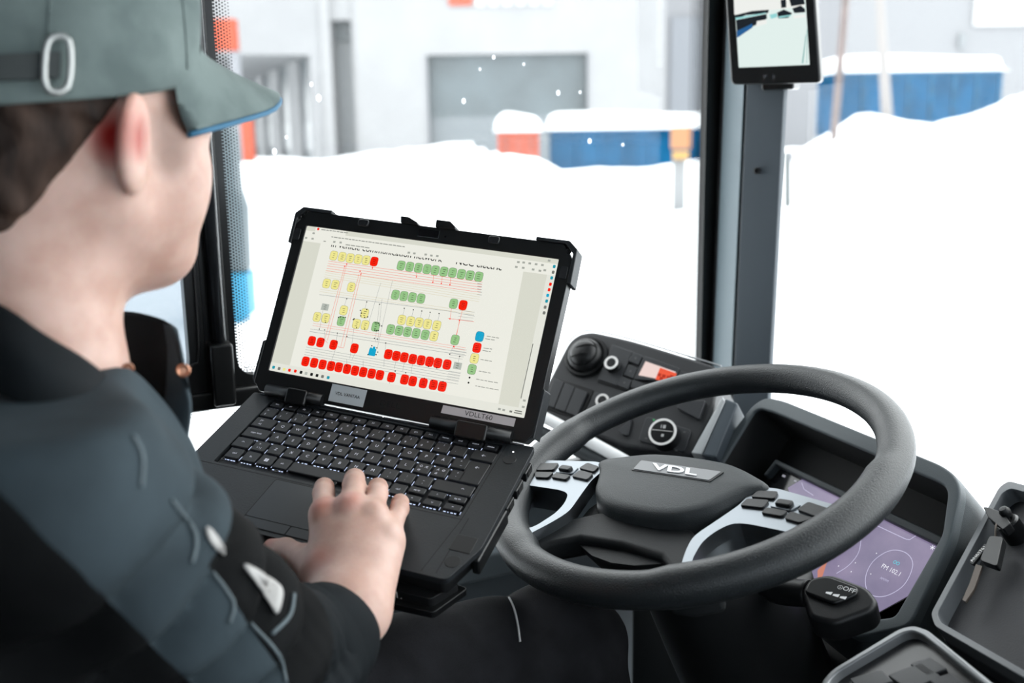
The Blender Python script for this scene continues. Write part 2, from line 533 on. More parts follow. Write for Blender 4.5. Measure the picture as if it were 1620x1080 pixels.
tp = empty('trim_2', WF, kind='structure')         # post between the two windows: seal, guide tube and socket
xs_ = wf(334, 420)[0]
prism('post', [(rx1 + .012, zs - .03), (fx0 - .004, zs - .03), (fx0 - .004, 1.79), (rx1 + .012, 1.79)], -.03, .004, SATIN, tp, bevel=.002)
tube('guide_tube', [(xs_, zs + .052, .016), (xs_, 1.78, .016)], .0105, mat('black_tube', (.02, .022, .025), rough=.16), tp, n=20)
prism('tube_socket', rect(xs_, zs + .012, .03, .085), .002, .034, SATIN, tp, bevel=.004)
tube('seal_lip', smooth_path([(rx1 + .014, 1.7, .014), (rx1 + .014, 1.2, .014), (rx1 + .013, .93, .014), (rx1 + .004, .895, .014), (rx1 - .02, .885, .014)], 6), .002, RUBBER, tp, n=8)

# windscreen pillar
def bl(px, d, py=330):
    p = BUSF.l(at_depth(px, py, d)); return (p[0], p[1])
P0 = bl(1124, 1.745); P1 = bl(1130, 1.735); P2 = bl(1160, 1.665); P3 = bl(1164, 1.66); P4 = bl(1222, 1.625); P5 = bl(1226, 1.66)
tp = empty('trim_3', BUSF, kind='structure')
lean = .022
def column(name, pts, z0, z1, m, par, bevel=0):
    n = len(pts)
    v = [(x, y, z0) for x, y in pts] + [(x + lean * (z1 - z0) * .6, y - lean * (z1 - z0) * .3, z1) for x, y in pts]
    f = [tuple(range(n))[::-1], tuple(range(n, 2 * n))] + [(i, (i + 1) % n, n + (i + 1) % n, n + i) for i in range(n)]
    bm = bmesh.new(); bv = [bm.verts.new(p) for p in v]
    for q in f: bm.faces.new([bv[i] for i in q])
    return from_bm(name, bm, m, par, bevel=bevel)
back = [bl(1216, 1.74), bl(1136, 1.84)]
column('pillar_core', [P0, P1, (P2[0] + .01, P2[1] + .01), bl(1221, 1.66)] + back, .45, 2.15, RUBBER, tp)
column('window_side_cover', [P1, P2, (P2[0] + .008, P2[1] + .006), (P1[0] + .008, P1[1] + .006)], .5, 2.14, PILLAR_LIT, tp, bevel=.001)
column('face_cover', [P3, P4, (P4[0] + .012, P4[1] + .004), (P3[0] + .012, P3[1] + .004)], .5, 2.14, PILLAR, tp, bevel=.002)
pf = Frame(BUSF.w((P3[0], P3[1], 1.2)), BUSF.w((P4[0], P4[1], 0)) - BUSF.w((P3[0], P3[1], 0)), np.cross(BUSF.w((P4[0], P4[1], 0)) - BUSF.w((P3[0], P3[1], 0)), Z))
c = pf.px(1198, 270)
cb = pf.w(c); lp_ = BUSF.l(cb)
nm = BUSF.R.T @ pf.z
lathe('cover_screw', [(0.0052, -.004), (.0052, .0015), (.004, .002), (.0035, -.001), (0, -.001)], RUBBER, tp, loc=lp_ + nm * .001, n=16, M=np.stack([BUSF.R.T @ pf.x, BUSF.R.T @ pf.y, nm], 1))

# windscreen
w4 = empty('window_4', BUSF, kind='structure')
sx = bl(1205, 1.70)[0]
_wl = bl(1205, 1.70)[1]
prism('pane', [(sx, -1.0), (sx + .006, -1.0), (sx + .006, _wl), (sx, _wl)], .5, 2.15, GLASS, w4)
w5 = empty('window_5', BUSF, kind='structure')
prism('pane', [(-1.4, -1.025), (1.15, -1.025), (1.15, -1.02), (-1.4, -1.02)], .80, 1.95, glass('door_glass', (.62, .65, .67)), w5)  # unseen pane, tinted to weaken the light from the door side

# ================================================================== LAPTOP
LR = np.array([[0.93163, 0.36185, -0.03348], [-0.35012, 0.86909, -0.34941], [-0.09734, 0.33725, 0.93637]])
LT = np.array([-0.2495, 1.08082, 0.88647])
LF = Frame(LT, LR[:, 0], LR[:, 2])
PHI = 0.7939; YH = .0434691
LID = Frame(LF.w((0, YH, 0)), LF.x, LF.R @ np.array([0, -math.sin(PHI), math.cos(PHI)]))
mm = lambda pts: [(a / 1000, b / 1000) for a, b in pts]
CASE = mat('laptop_case', (.011, .0135, .016), rough=.45, bump=.15, bscale=700, var=.12, vscale=25)
CASED = mat('laptop_bezel', (.005, .0055, .006), rough=.38)
KEYM = mat('key_cap', (.010, .011, .013), rough=.42)
LEG = mat('key_legend', (.5, .5, .55), rough=.5, emit=(.55, .58, .68), estr=.45)
BLIT = mat('key_backlight', (0, 0, 0), emit=(.62, .72, 1.0), estr=1.3)

lap = empty('laptop', LF, 'rugged black laptop with lit keyboard, screen showing a coloured network diagram', 'laptop')
TOPZ = .0006
deck = rounded(mm([(-66, 47), (-66, -112), (-50, -155), (262, -155), (277, -108), (273, 47)]), [.003, .006, .006, .006, .006, .003], 3)
well = rounded(mm([(-38, 41), (-38, -74.5), (240.5, -74.5), (240.5, 41)]), .003, 3)
prism('base_top', deck, -.006, TOPZ, CASE, lap, holes=[well[::-1]], bevel=.0006)
under = rounded(mm([(-64, 48), (-64, -110), (-48, -150), (258, -150), (270, -106), (268, 48)]), .006, 3)
prism('base_bottom', under, -.025, -.006, CASED, lap, bevel=.003)
prism('keyboard_tray', rect(.10125, -.01675, .276, .113), -.006, -.0038, mat('key_tray', (.010, .011, .013), rough=.5), lap)

def key_mesh(w, h):
    a = rect(0, 0, w, h, .0014, 2); b = rect(0, .0002, w - .0016, h - .0018, .0016, 2); n = len(a)
    v = [(x, y, -.0026) for x, y in a] + [(x, y, -.0004) for x, y in rect(0, 0, w - .0004, h - .0004, .0014, 2)] + [(x, y, 0.0) for x, y in b]
    f = [tuple(range(2 * n, 3 * n))] + [(i + o_ * n, (i + 1) % n + o_ * n, n + (i + 1) % n + o_ * n, n + i + o_ * n) for i in range(n) for o_ in (0, 1)]
    me = bpy.data.meshes.new('key'); me.from_pydata(v, [], f); me.update(); me.materials.append(KEYM); return me
_km = {}
KP = .01902; KR = .01854
lights = []
def key(x, y, w=.0164, h=.0160, leg=None, size=.0042, lx=0, ly=0, lit=True):
    k = (round(w, 4), round(h, 4))
    if k not in _km: _km[k] = key_mesh(w, h)
    o = bpy.data.objects.new('key', _km[k]); COL.objects.link(o); o.parent = lap; o.location = (x, y, 0)
    if leg:
        legs = leg if isinstance(leg, list) else [(leg, size, lx, ly)]
        first = True
        for s, sz, ax, ay in legs: text('legend', s, (ax, ay, .00012), sz, LEG, o)
    if lit:
        nd = max(3, int(w / .0042))
        for q in range(nd):
            cx = x - w / 2 + .0022 + q * (w - .003) / nd
            lights.append(rect(cx + random.uniform(-.0003, .0003), y - h / 2 - .0005, random.uniform(.0014, .003), .0011))
        lights.append(rect(x + w / 2 + .0002, y - .003, .0006, h * .42))
    return o
row = lambda n: -n * KR
fn = ['esc', 'F1', 'F2', 'F3', 'F4', 'F5', 'F6', 'F7', 'F8', 'F9', 'prt', 'F11', 'home', 'end', 'insert', 'delete']
for i, s in enumerate(fn): key(-.0278 + i * .01713, .0345, .0150, .0098, s, .0032, 0, .0, lit=(i % 2 == 0))
nums = [('1', '!'), ('2', '"'), ('3', '#'), ('4', '¤'), ('5', '%'), ('6', '&'), ('7', '/'), ('8', '('), ('9', ')'), ('0', '='), ('+', '?'), ('´', '`')]
key(-1.5 * KP, KR, leg=[('½', .0036, -.003, .003), ('§', .0036, -.003, -.0035)])
for i, (a, b) in enumerate(nums): key((-.5 + i) * KP, KR, leg=[(a, .0042, -.003, -.003), (b, .0036, .001, .0036)])
key(.2275, KR, .0255, leg='←', size=.006)
key(-.0235, 0, .0255, leg=[('|←', .004, -.004, .003), ('→|', .004, -.004, -.003)])
for i, s in enumerate('QWERTYUIOPÅ'): key(i * KP, 0, leg=s, size=.0052)
key(11 * KP, 0, leg=[('^', .004, 0, .003), ('~', .004, .002, -.003)])
key(.2285, -KR * .5, .0225, .0160 + KR, leg=[('←', .006, 0, .008)])
key(-.0215, row(1), .0295, leg='caps lock', size=.0036)
for i, s in enumerate('ASDFGHJKL'): key((.25 + i) * KP, row(1), leg=s, size=.0052)
key(9.25 * KP, row(1), leg=[('Ö', .0042, -.003, .0025), ('Æ', .0042, .003, .0025), ('Ø', .0036, -.003, -.0035)])
key(10.25 * KP, row(1), leg=[('Ä', .0042, -.003, .0025), ('Ø', .0042, .003, .0025), ('Æ', .0036, -.003, -.0035)])
key(11.25 * KP - .0008, row(1), .0148, leg=[('*', .004, 0, .003), ("'", .004, 0, -.003)])
key(-.0265, row(2), .0205, leg='↑', size=.005)
key(-.25 * KP, row(2), leg=[('>', .004, -.002, .003), ('< \\ |', .0036, 0, -.003)])
for i, s in enumerate('ZXCVBNM'): key((.75 + i) * KP, row(2), leg=s, size=.0052)
for i, (a, b) in enumerate(((';', ','), (':', '.'), ('_', '-'))): key((7.75 + i) * KP, row(2), leg=[(a, .004, 0, .0025), (b, .004, 0, -.003)])
key(.2175, row(2), .0425, leg=[('↑', .005, .010, 0)])
for x, s, sz in ((-.0245, 'ctrl', .0036), (-.0045, 'fn', .0036), (.0145, None, .004), (.0335, 'alt', .0036)): key(x, row(3), .0170, leg=s, size=sz)
k = [o for o in lap.children if o.name.startswith('key') and abs(o.location.x - .0145) < 1e-4 and abs(o.location.y - row(3)) < 1e-4][0]
flat('legend', [rect(a * .0012, b * .0012, .0021, .0021) for a in (-1, 1) for b in (-1, 1)], .00012, LEG, k)
key(.0905, row(3) - .0008, .0935, .0150, lit=False)
key(.1475, row(3), .0165, leg='alt gr', size=.003); key(.1660, row(3), .0165, leg='ctrl', size=.0034)
for x, s1, s2 in ((.1850, 'pg up', '<'), (.2068, '∧', '∨'), (.2285, 'pg dn', '>')):
    key(x, row(3) + .0045, .0178, .0092, s1, .0030, lit=False); key(x, row(3) - .0078, .0178, .0092, s2, .0036)
o = flat('key_backlight', lights, -.0032, BLIT, lap); o['kind'] = 'stuff'
for a, b in (((197), 395), (425, 447), (675, 500)):
    p = LF.px(280 + a / 2.7, 580 + b / 2.7)
    lathe('deck_screw', [(.0022, -.0005), (.0022, .0004), (.0012, .0004), (.0008, -.0002), (0, -.0002)], CASED, lap, loc=(p[0], p[1], TOPZ), n=12)

# touch pad
tpm = mat('touch_pad', (.020, .024, .028), rough=.35)
grv = mat('groove', (.002, .002, .002), rough=.8)
prism('pad_surround', rounded(mm([(41, -80), (41, -150), (146, -150), (146, -80)]), .004, 4), TOPZ, TOPZ + .0003, grv, lap)
prism('touch_pad', rounded(mm([(42, -81), (42, -136.5), (145, -136.5), (145, -81)]), .003, 4), TOPZ, TOPZ + .0006, tpm, lap)
for x0, x1 in ((42, 93), (94, 145)): prism('pad_button', rounded(mm([(x0, -137.5), (x0, -149), (x1, -149), (x1, -137.5)]), .0015, 3), TOPZ, TOPZ + .0007, tpm, lap)
prism('card_reader', rect(.259, -.108, .021, .021, .001, 2), TOPZ, TOPZ + .0005, CASED, lap, bevel=.0003)
prism('round_cover', circle(.2585, -.132, .0075, 24), TOPZ, TOPZ + .0004, CASED, lap, bevel=.0003)
prism('power_button', circle(.2555, .0196, .0068, 24), TOPZ, TOPZ + .0006, KEYM, lap, bevel=.0003)
prism('power_light', circle(.2546, .0328, .0010, 10), TOPZ, TOPZ + .0003, mat('led', (1, 1, 1), emit=(1, 1, 1), estr=1.2), lap)
for a in (-63, 250):
    flat('deck_seam', [seg_quad((a / 1000, -.0745), (a / 1000 + .0, -.15), .0006)], TOPZ + .0001, grv, lap)
flat('deck_seam', [seg_quad((-.064, -.078), (.244, -.078), .0007), seg_quad((.244, -.078), (.244, .042), .0006), seg_quad((.244, -.078), (.236, -.152), .0006)], TOPZ + .0001, grv, lap)
# ports on the right flank
for y in (.02, -.008, -.035):
    box('port_cover', (.2738 - y * .02, y, -.011), (.006, .019, .011), SATIN, lap, bevel=.001)
    box('port_slot', (.2768 - y * .02, y + .001, -.011), (.0012, .011, .0055), mat('port_dark', (.001, .001, .001), rough=.6), lap)
box('side_rail', (.2735, -.08, -.016), (.008, .075, .018), CASED, lap, bevel=.002)
# silver hinge strips on the deck
for x0, x1 in ((-56, -28), (13, 98), (99, 194), (226, 262)):
    box('hinge_strip', ((x0 + x1) / 2000, .0455, .0012), ((x1 - x0) / 1000, .0022, .0022), SILVER, lap, bevel=.0005)

# lid, built in the lid's own frame and parented to the laptop
def to_lap(o):
    M = LF.mat().inverted() @ LID.mat(); o.data.transform(M); return o
def lprism(name, outline, z0, z1, m, par=None, holes=(), bevel=0, seg=2): return to_lap(prism(name, outline, z0, z1, m, par or lap, holes, bevel, seg))
SX0, SX1, SY0, SY1 = -.0537, .2557, .0302, .2043
lid = lprism('lid', mm([(-67, 14), (-59, 5), (262, 5), (269.5, 14), (271, 205), (258, 222), (-56, 222), (-68, 205)]), -.017, .0012, CASED, bevel=.0012,
             holes=[[(SX0, SY0), (SX0, SY1), (SX1, SY1), (SX1, SY0)]])
lprism('lid_back', mm([(-65, 14), (260, 14), (268, 205), (256, 220), (-55, 220), (-65, 205)]), -.022, -.017, CASE)
for pts in ([(-67, 181), (-71.5, 181), (-72, 217.5), (-63, 226), (-25, 226), (-25, 221.5), (-58, 221.5), (-67.5, 212)],
            [(270.5, 178), (275.3, 178), (274.5, 217), (264, 225.6), (226, 225.6), (226, 221.5), (260, 221.5), (270.5, 212)]):
    lprism('corner_bumper', mm(pts), -.022, .003, CASE, bevel=.0012)
for pts in ([(-67, 12), (-70.5, 18), (-70.5, 62), (-67, 64)], [(269.5, 12), (271.5, 10), (272.5, 62), (270, 64)]):
    lprism('lower_bumper', mm(pts), -.022, .002, CASE, bevel=.001)
for x in (-61.5, 264.5): to_lap(lathe('lid_screw', [(.0035, .001), (.0035, .0016), (.0022, .0016), (.0016, .0008), (0, .0008)], SATIN, lap, loc=(x / 1000, .214, 0), n=14))
for x, y in ((-62.5, 192), (264.5, 190)): lprism('bumper_pad', rect(x / 1000, y / 1000, .008, .014, .002, 3), .0012, .0026, KEYM, bevel=.0006)
for x in (19, 179.5): lprism('screen_bumper', rect(x / 1000, .2155, .0135, .0085, .0035, 4), .0012, .0048, KEYM, bevel=.0015, seg=3)
lprism('webcam_shutter', rect(.1006, .2135, .024, .0085, .001, 2), .0012, .0018, GLOSSB)
flat_ = to_lap(flat('webcam_rim', [seg_quad(a, b, .0005) for a, b in (((.088, .209), (.1135, .209)), ((.1135, .209), (.1135, .2185)))], .0019, mat('rim_grey', (.12, .13, .14), rough=.4), lap))
for pts in ([(65, 221), (63, 229), (73, 229), (85, 224), (87, 221)], [(108, 221), (107, 230), (124, 230), (132, 224), (132, 221)]):
    lprism('lid_latch', mm(pts), -.012, .005, CASED, bevel=.0012)
lprism('webcam_lens', circle(.1215, .2125, .0012, 12), .0012, .0016, GLOSSB)
# hinge barrels
for x0, x1, a, b in ((-48, 24, -20, 6), (156, 248, 186, 222)):
    q = [((x0) / 1000, .008, .002), ((x1) / 1000, .008, .002)]
    to_lap(tube('hinge_barrel', q, .0068, CASED, lap, n=16))
    lprism('hinge_arm', rect((a + b) / 2000, .006, (b - a) / 1000, .018, .003, 3), .001, .0095, SATIN, bevel=.003)
    to_lap(box('hinge_glint', ((a + b) / 2000, .0138, .0078), ((b - a) / 1000 * .8, .0014, .0014), mat('glint', (.5, .51, .52), rough=.3, metal=.5), lap))
stk = mat('sticker_paper', (.55, .60, .62), rough=.45)
stk2 = mat('sticker_tape', (.62, .57, .57), rough=.4)
s1 = lprism('sticker', mm([(29.8, 9), (73, 9), (73.3, 28.2), (30, 28.4)]), .0012, .0016, stk)
to_lap(text('sticker_text', 'VDL VANTAA', (.0515, .0187, .00166), .0050, mat('ink', (.006, .006, .007), rough=.5), s1, bold=.012))
s2 = lprism('sticker', mm([(164, 19.2), (247, 19.2), (247.5, 28), (164.7, 27.8)]), .0012, .0016, stk2)
to_lap(text('sticker_text', 'VDLLT60', (.2065, .0236, .00166), .0072, _m['ink'], s2, sx=1.12))
to_lap(text('maker_mark', 'DELL', (.1035, .0175, .0013), .0085, mat('mark_dark', (.020, .021, .023), rough=.25), lap, sx=1.3))

# ---- the picture on the screen
def lx(a, b):
    p = LID.px(a, b); return (p[0], p[1])
def z3(a, b): return lx(380 + a / 3, 320 + b / 3)
ES = 1.0
PAGE = glow('screen_page', (236, 236, 226)); GREYS = glow('screen_grey', (216, 217, 204)); BARS = glow('screen_bar', (228, 229, 219))
SRED = glow('screen_red', (247, 32, 12)); SYEL = glow('screen_yellow', (238, 230, 146)); SGRN = glow('screen_green', (150, 197, 136))
SBLU = glow('screen_blue', (20, 165, 205)); SGRY = glow('screen_box', (180, 186, 178)); SBLK = glow('screen_ink', (28, 30, 30)); SDIM = glow('screen_dim', (120, 122, 116))
SLR = glow('screen_line_red', (243, 120, 100)); SLG = glow('screen_line_grey', (150, 155, 155)); SLP = glow('screen_line_pale', (214, 200, 160)); SCY = glow('screen_cyan', (30, 150, 170))
scr = lprism('screen', [(SX0, SY0), (SX1, SY0), (SX1, SY1), (SX0, SY1)], -.016, -.0006, GREYS)
def sflat(name, qs, z, m):
    o = to_lap(flat(name, qs, z, m, scr))
    if len(qs) > 1: o['kind'] = 'stuff'
    return o
sflat('page', [[z3(382, 190), z3(1345, 318), z3(1225, 955), z3(228, 795)]], -.0005, PAGE)
sflat('side_bar', [[z3(1465, 300), (SX1, z3(1500, 300)[1]), (SX1, SY0), z3(1310, 1020)]], -.0005, BARS)
sflat('task_bar', [[(SX0, SY0), (SX1, SY0), (SX1, SY0 + .0098), (SX0, SY0 + .0098)]], -.0004, BARS)
sflat('scroll_bar', [seg_quad(z3(1389, 670), z3(1332, 930), .0009)], -.0004, SDIM)
def bus_line(a, b, n=1, gap=0, w=.00035):
    out = []
    for i in range(n):
        A = z3(*a); B = z3(*b); out.append(seg_quad((A[0], A[1] - i * gap), (B[0], B[1] - i * gap), w))
    return out
red = bus_line((418, 278), (1150, 378), 5, .0029, .0004)
red += [seg_quad(z3(505, 292), z3(413, 655), .0004), seg_quad(z3(495, 303), z3(400, 652), .0004), seg_quad(z3(575, 330), z3(490, 690), .0004), seg_quad(z3(563, 340), z3(476, 685), .0004)]
red += [seg_quad(z3(400, 652), z3(415, 668), .0004), seg_quad(z3(460, 685), z3(490, 690), .0004)]
red += bus_line((345, 573), (1070, 690), 2, .0026, .0003) + bus_line((985, 550), (1110, 566), 1, 0, .0004)
for a, b in (((627, 300), (626, 312)), ((837, 325), (835, 352)), ((917, 340), (914, 378)), ((958, 345), (955, 384)), ((999, 350), (995, 390)), ((1003, 498), (995, 552)), ((1055, 505), (1022, 640)), ((1040, 560), (1015, 690))): red.append(seg_quad(z3(*a), z3(*b), .0004))
sflat('diagram_lines_red', red, -.00045, SLR)
gry = bus_line((375, 437), (985, 515), 1, 0, .00045) + bus_line((985, 515), (1112, 540), 1, 0, .00035) + bus_line((332, 600), (1075, 714), 2, .0030, .0004)
gry += bus_line((312, 686), (1045, 812), 5, .0029, .00035)
for a, b in (((392, 512), (376, 600)), ((505, 455), (492, 495)), ((600, 470), (590, 510)), ((660, 480), (640, 660)), ((672, 458), (652, 660)), ((722, 370), (650, 690)), ((667, 380), (600, 600)), ((780, 500), (770, 540)), ((822, 508), (812, 548)), ((862, 514), (852, 555)), ((902, 520), (892, 560)), ((945, 527), (936, 566)), ((690, 668), (680, 780)), ((1015, 670), (995, 720)), ((1040, 730), (1034, 760)), ((541, 585), (520, 740)), ((400, 615), (398, 650)), ((460, 620), (455, 665)), ((545, 715), (530, 745)), ((740, 745), (730, 790)), ((780, 752), (770, 800)), ((818, 760), (810, 810)), ((505, 745), (505, 775)), ((583, 750), (583, 790)), ((450, 700), (430, 760))): gry.append(seg_quad(z3(*a), z3(*b), .00032))
gry += bus_line((378, 804), (424, 810), 1) + bus_line((380, 804), (378, 815), 1) + bus_line((710, 850), (706, 866), 1)
for k in range(4): gry += bus_line((1040 - k * 3, 512 + k * 14), (1112 - k * 3, 521 + k * 14), 1, 0, .0003)
for k in range(5): gry += bus_line((1010 - k * 5, 690 + k * 11), (1075 - k * 5, 700 + k * 11), 1, 0, .0003)
for k in range(4): gry += bus_line((990 - k * 4, 800 + k * 12), (1048 - k * 4, 809 + k * 12), 1, 0, .0003)
for k in range(5): gry += bus_line((1125, 384 + k * 13), (1146, 387 + k * 13), 1, 0, .0006)
sflat('diagram_lines_grey', gry, -.00045, SLG)
pale = bus_line((405, 322), (1140, 438), 4, .0026, .0003) + bus_line((378, 412), (1110, 520), 2, .0026, .0003)
sflat('diagram_lines_pale', pale, -.00045, SLP)
dotsq = [circle(*z3(a, b), .00075, 8) for a, b in ((505, 457), (600, 472), (661, 483), (778, 502), (821, 509), (861, 515), (901, 521), (943, 527), (375, 601), (400, 605), (460, 620), (506, 636), (636, 645), (650, 648), (690, 667), (404, 568), (552, 594), (590, 600), (395, 651), (458, 662), (852, 770), (893, 778), (932, 785), (873, 834), (911, 845), (962, 850), (785, 808), (735, 800), (430, 762), (505, 775), (994, 720), (1041, 730))]
dotsq += [circle(*z3(a, b), .0011, 8) for a, b in ((1088, 831), (1083, 855))]
dotsq += [rect(*z3(a, b), .0016, .0012) for a, b in ((640, 571), (648, 572), (656, 573), (638, 606), (646, 607), (654, 608), (600, 508), (570, 512), (575, 525), (572, 538), (590, 545), (604, 543), (466, 545), (476, 543), (488, 546), (498, 545), (540, 552), (536, 556), (624, 680), (648, 690), (652, 710), (606, 722), (644, 722), (660, 582), (670, 586))]
sflat('diagram_dots', dotsq, -.00038, SBLK)
sflat('diagram_dots_red', [circle(*z3(a, b), .0008, 8) for a, b in ((505, 292), (495, 303), (568, 327), (572, 340), (627, 311), (836, 353), (914, 378), (954, 384), (995, 390), (995, 552), (1040, 559), (1013, 684))], -.00038, SRED)
YB = [(443, 252), (483, 258), (521, 264), (559, 269), (597, 274), (409, 384), (450, 390), (526, 402), (490, 512), (590, 526), (364, 543), (405, 549), (551, 576), (592, 582), (766, 557), (808, 564), (848, 570), (888, 577), (932, 584), (919, 634), (1111, 740)]
GB = [(763, 299), (804, 305), (845, 310), (886, 316), (925, 322), (966, 328), (1007, 333), (1049, 340), (1090, 346), (1132, 352), (736, 438), (776, 444), (816, 450), (857, 456), (1012, 480), (478, 563), (642, 589), (713, 602), (753, 608), (793, 614), (834, 621), (877, 628), (1019, 652), (1099, 792)]
RB = [(635, 280), (1057, 487), (339, 657), (380, 664), (442, 675), (541, 692), (702, 720), (740, 728), (778, 735), (818, 743), (858, 749), (898, 755), (937, 762), (981, 769), (309, 754), (350, 761), (390, 769), (430, 776), (467, 782), (506, 790), (544, 798), (583, 805), (623, 812), (662, 819), (717, 829), (779, 840), (818, 848), (868, 857), (916, 865), (958, 873), (1123, 689)]
BW, BH = .0092, .0108
def blocks(nm, L_, m, em):
    bm = bmesh.new()
    for q, z in ((rect(0, 0, BW + .0005, BH + .0005, .0035, 3), -.00042), (rect(0, 0, BW, BH, .0033, 3), -.00040)): bm.faces.new([bm.verts.new((x, y, z)) for x, y in q])
    for i, fc in enumerate(bm.faces): fc.material_index = 1 - i
    me = bpy.data.meshes.new(nm); bm.to_mesh(me); bm.free(); me.materials.append(m); me.materials.append(em)
    Ml = LF.mat().inverted() @ LID.mat()
    for a, b in L_:
        o = bpy.data.objects.new(nm, me); COL.objects.link(o); o.parent = scr
        x, y = z3(a, b); o.matrix_local = Ml @ Matrix.Translation((x, y, 0))
blocks('diagram_block', YB, SYEL, glow('screen_olive', (120, 118, 60)))
blocks('diagram_block', GB, SGRN, glow('screen_dkgreen', (50, 75, 45)))
blocks('diagram_block', RB, SRED, glow('screen_dkred', (220, 60, 40)))
blocks('diagram_block', [(1136, 636)], SBLU, glow('screen_dkblue', (10, 90, 110)))
sflat('diagram_block', [rect(*z3(626, 710), .0085, .0085, .001, 2), rect(*z3(634, 692), .003, .004, .001, 2), rect(*z3(618, 700), .0025, .006, .001, 2)], -.00040, SBLU)
for a, b in ((402, 496), (1031, 775)): sflat('diagram_block', [rect(*z3(a, b), .0092, .0076)], -.00040, SGRY)
small = []
for a, b in YB + GB + [(402, 496), (1031, 775)]:
    x, y = z3(a, b)
    for k, ww in ((.0022, .0040), (0, .0030), (-.0024, .0036)): small.append(rect(x + random.uniform(-.0004, .0004), y + k, ww * random.uniform(.6, 1.1), .0005))
_o = sflat('block_captions', small, -.00036, glow('screen_caption', (62, 70, 48))); _o['kind'] = 'stuff'
small = []
for a, b in RB:
    x, y = z3(a, b)
    for k in (.002, 0, -.002): small.append(rect(x, y + k, .0042 * random.uniform(.6, 1.1), .0006))
_o = sflat('block_captions_red', small, -.00036, glow('screen_caption_red', (150, 20, 8))); _o['kind'] = 'stuff'
def stext(s, a, b, size, m, z=-.0004, align='LEFT', bold=0, sx=1.0): return to_lap(text('screen_text', s, (*z3(a, b), z), size, m, scr, align=align, bold=bold, sx=sx))
ck = z3(700, 238)[1]
to_lap(text('screen_text', 'In vehicle communication network', (z3(430, 200)[0], ck + .0008, -.0004), .0100, SBLK, scr, align='LEFT', bold=.008))
to_lap(text('screen_text', 'NCC electric', (z3(1022, 285)[0], ck + .0008, -.0004), .0100, SBLK, scr, align='LEFT', bold=.012))
sflat('tool_bar', [[(SX0, SY1), (SX0, ck), (SX1, ck), (SX1, SY1)]], -.00037, PAGE)
sflat('title_bar', [[(SX0, SY1), (SX0, SY1 - .0055), (SX1, SY1 - .0055), (SX1, SY1)]], -.00035, GREYS)
sflat('tab', [[(SX0 + .012, SY1), (SX0 + .012, SY1 - .0055), (SX0 + .052, SY1 - .0055), (SX0 + .052, SY1)]], -.00034, PAGE)
def dashes(a, b, n, h=.0011):
    x, y = z3(a, b); out = []
    for _ in range(n):
        w_ = random.uniform(.0022, .0062); out.append(rect(x + w_ / 2, y + random.uniform(-.0001, .0001), w_, h)); x += w_ + .0009
    return out
sflat('tiny_print', dashes(384, 128, 7) + dashes(432, 163, 20) + dashes(395, 183, 1) + dashes(500, 200, 3) + dashes(558, 208, 3), -.0003, glow('screen_print', (150, 152, 145)))
sflat('tiny_print', [q for a, b, n in ((1170, 634, 3), (1162, 646, 2), (1155, 690, 2), (1150, 702, 2), (1140, 745, 3), (1132, 800, 3), (1120, 838, 5), (1115, 870, 6)) for q in dashes(a, b, n, .0008)], -.0003, _m['screen_print'])
sflat('tool_icons', [rect(*z3(a, b), .003, .0022) for a, b in ((348, 146), (343, 172), (312, 168), (446, 187), (476, 190), (800, 238), (826, 242), (880, 247), (907, 252), (935, 254), (1310, 306), (1343, 310), (1390, 318), (1422, 324), (1445, 322), (1320, 283), (1345, 285), (1374, 289), (1404, 293), (1434, 297), (1466, 276), (1348, 940), (1343, 970), (1230, 980), (1250, 985))], -.0003, glow('screen_icon', (165, 168, 160)))
for (a, b), m in zip(((158, 782), (184, 788), (208, 792), (233, 796), (261, 800), (288, 806), (312, 811), (338, 816), (364, 821), (390, 826), (417, 831)), (SCY, SDIM, SYEL, SRED, SRED, SBLK, SGRY, SBLK, SBLK, SDIM, SCY)):
    sflat('task_icon', [rect(*z3(a, b), .0034, .0034, .0008, 2)], -.0003, m)
for (a, b), m in zip(((1490, 304), (1485, 331), (1478, 358), (1472, 388), (1466, 414), (1459, 441), (1454, 468), (1447, 497), (1442, 524)), (SCY, SDIM, SCY, SRED, SRED, SBLU, SCY, SDIM, SDIM)):
    sflat('side_icon', [rect(*z3(a, b), .0030, .0036, .001, 2)], -.0003, m)
sflat('tab_icon', [rect(*z3(370, 126), .003, .003, .001, 2)], -.0003, SRED)
sflat('clock', [rect(*z3(1320, 990), .008, .0012), rect(*z3(1318, 1000), .009, .0012), rect(*z3(1284, 992), .003, .002)], -.0003, SDIM)

# ---- arm that carries the laptop
mt = empty('laptop_mount', LF, 'black clamp and arm carrying the laptop above the thigh', 'mount')
prism('clamp_plate', rounded(mm([(60, -20), (60, -138), (240, -138), (244, -20)]), .01, 3), -.036, -.026, SATIN, mt, bevel=.003)
cl = prism('clamp_jaw', rounded(mm([(198, -130), (198, -158), (246, -158), (262, -130)]), .004, 3), -.036, -.0255, BLACK, mt, bevel=.003)
mk = LF.px(657, 913, -.028)
o = text('jaw_mark', '1.', (0, 0, 0), .011, WHITE, cl); o.data.transform(Matrix.Translation((.213, -.1583, -.031)) @ Matrix.Rotation(math.radians(90), 4, 'X'))
prism('clamp_lip', rounded(mm([(205, -120), (208, -165), (250, -163), (268, -125)]), .004, 3), -.044, -.036, SATIN, mt, bevel=.003)
a0 = np.array([.16, -.0, -.036]); a1 = LF.l(bus(.45, 1.41, .42))
tube('support_arm', smooth_path([a0, a0 + (0, .03, -.06), a0 * .4 + a1 * .6, a1], 6), .016, SATIN, mt, n=14)

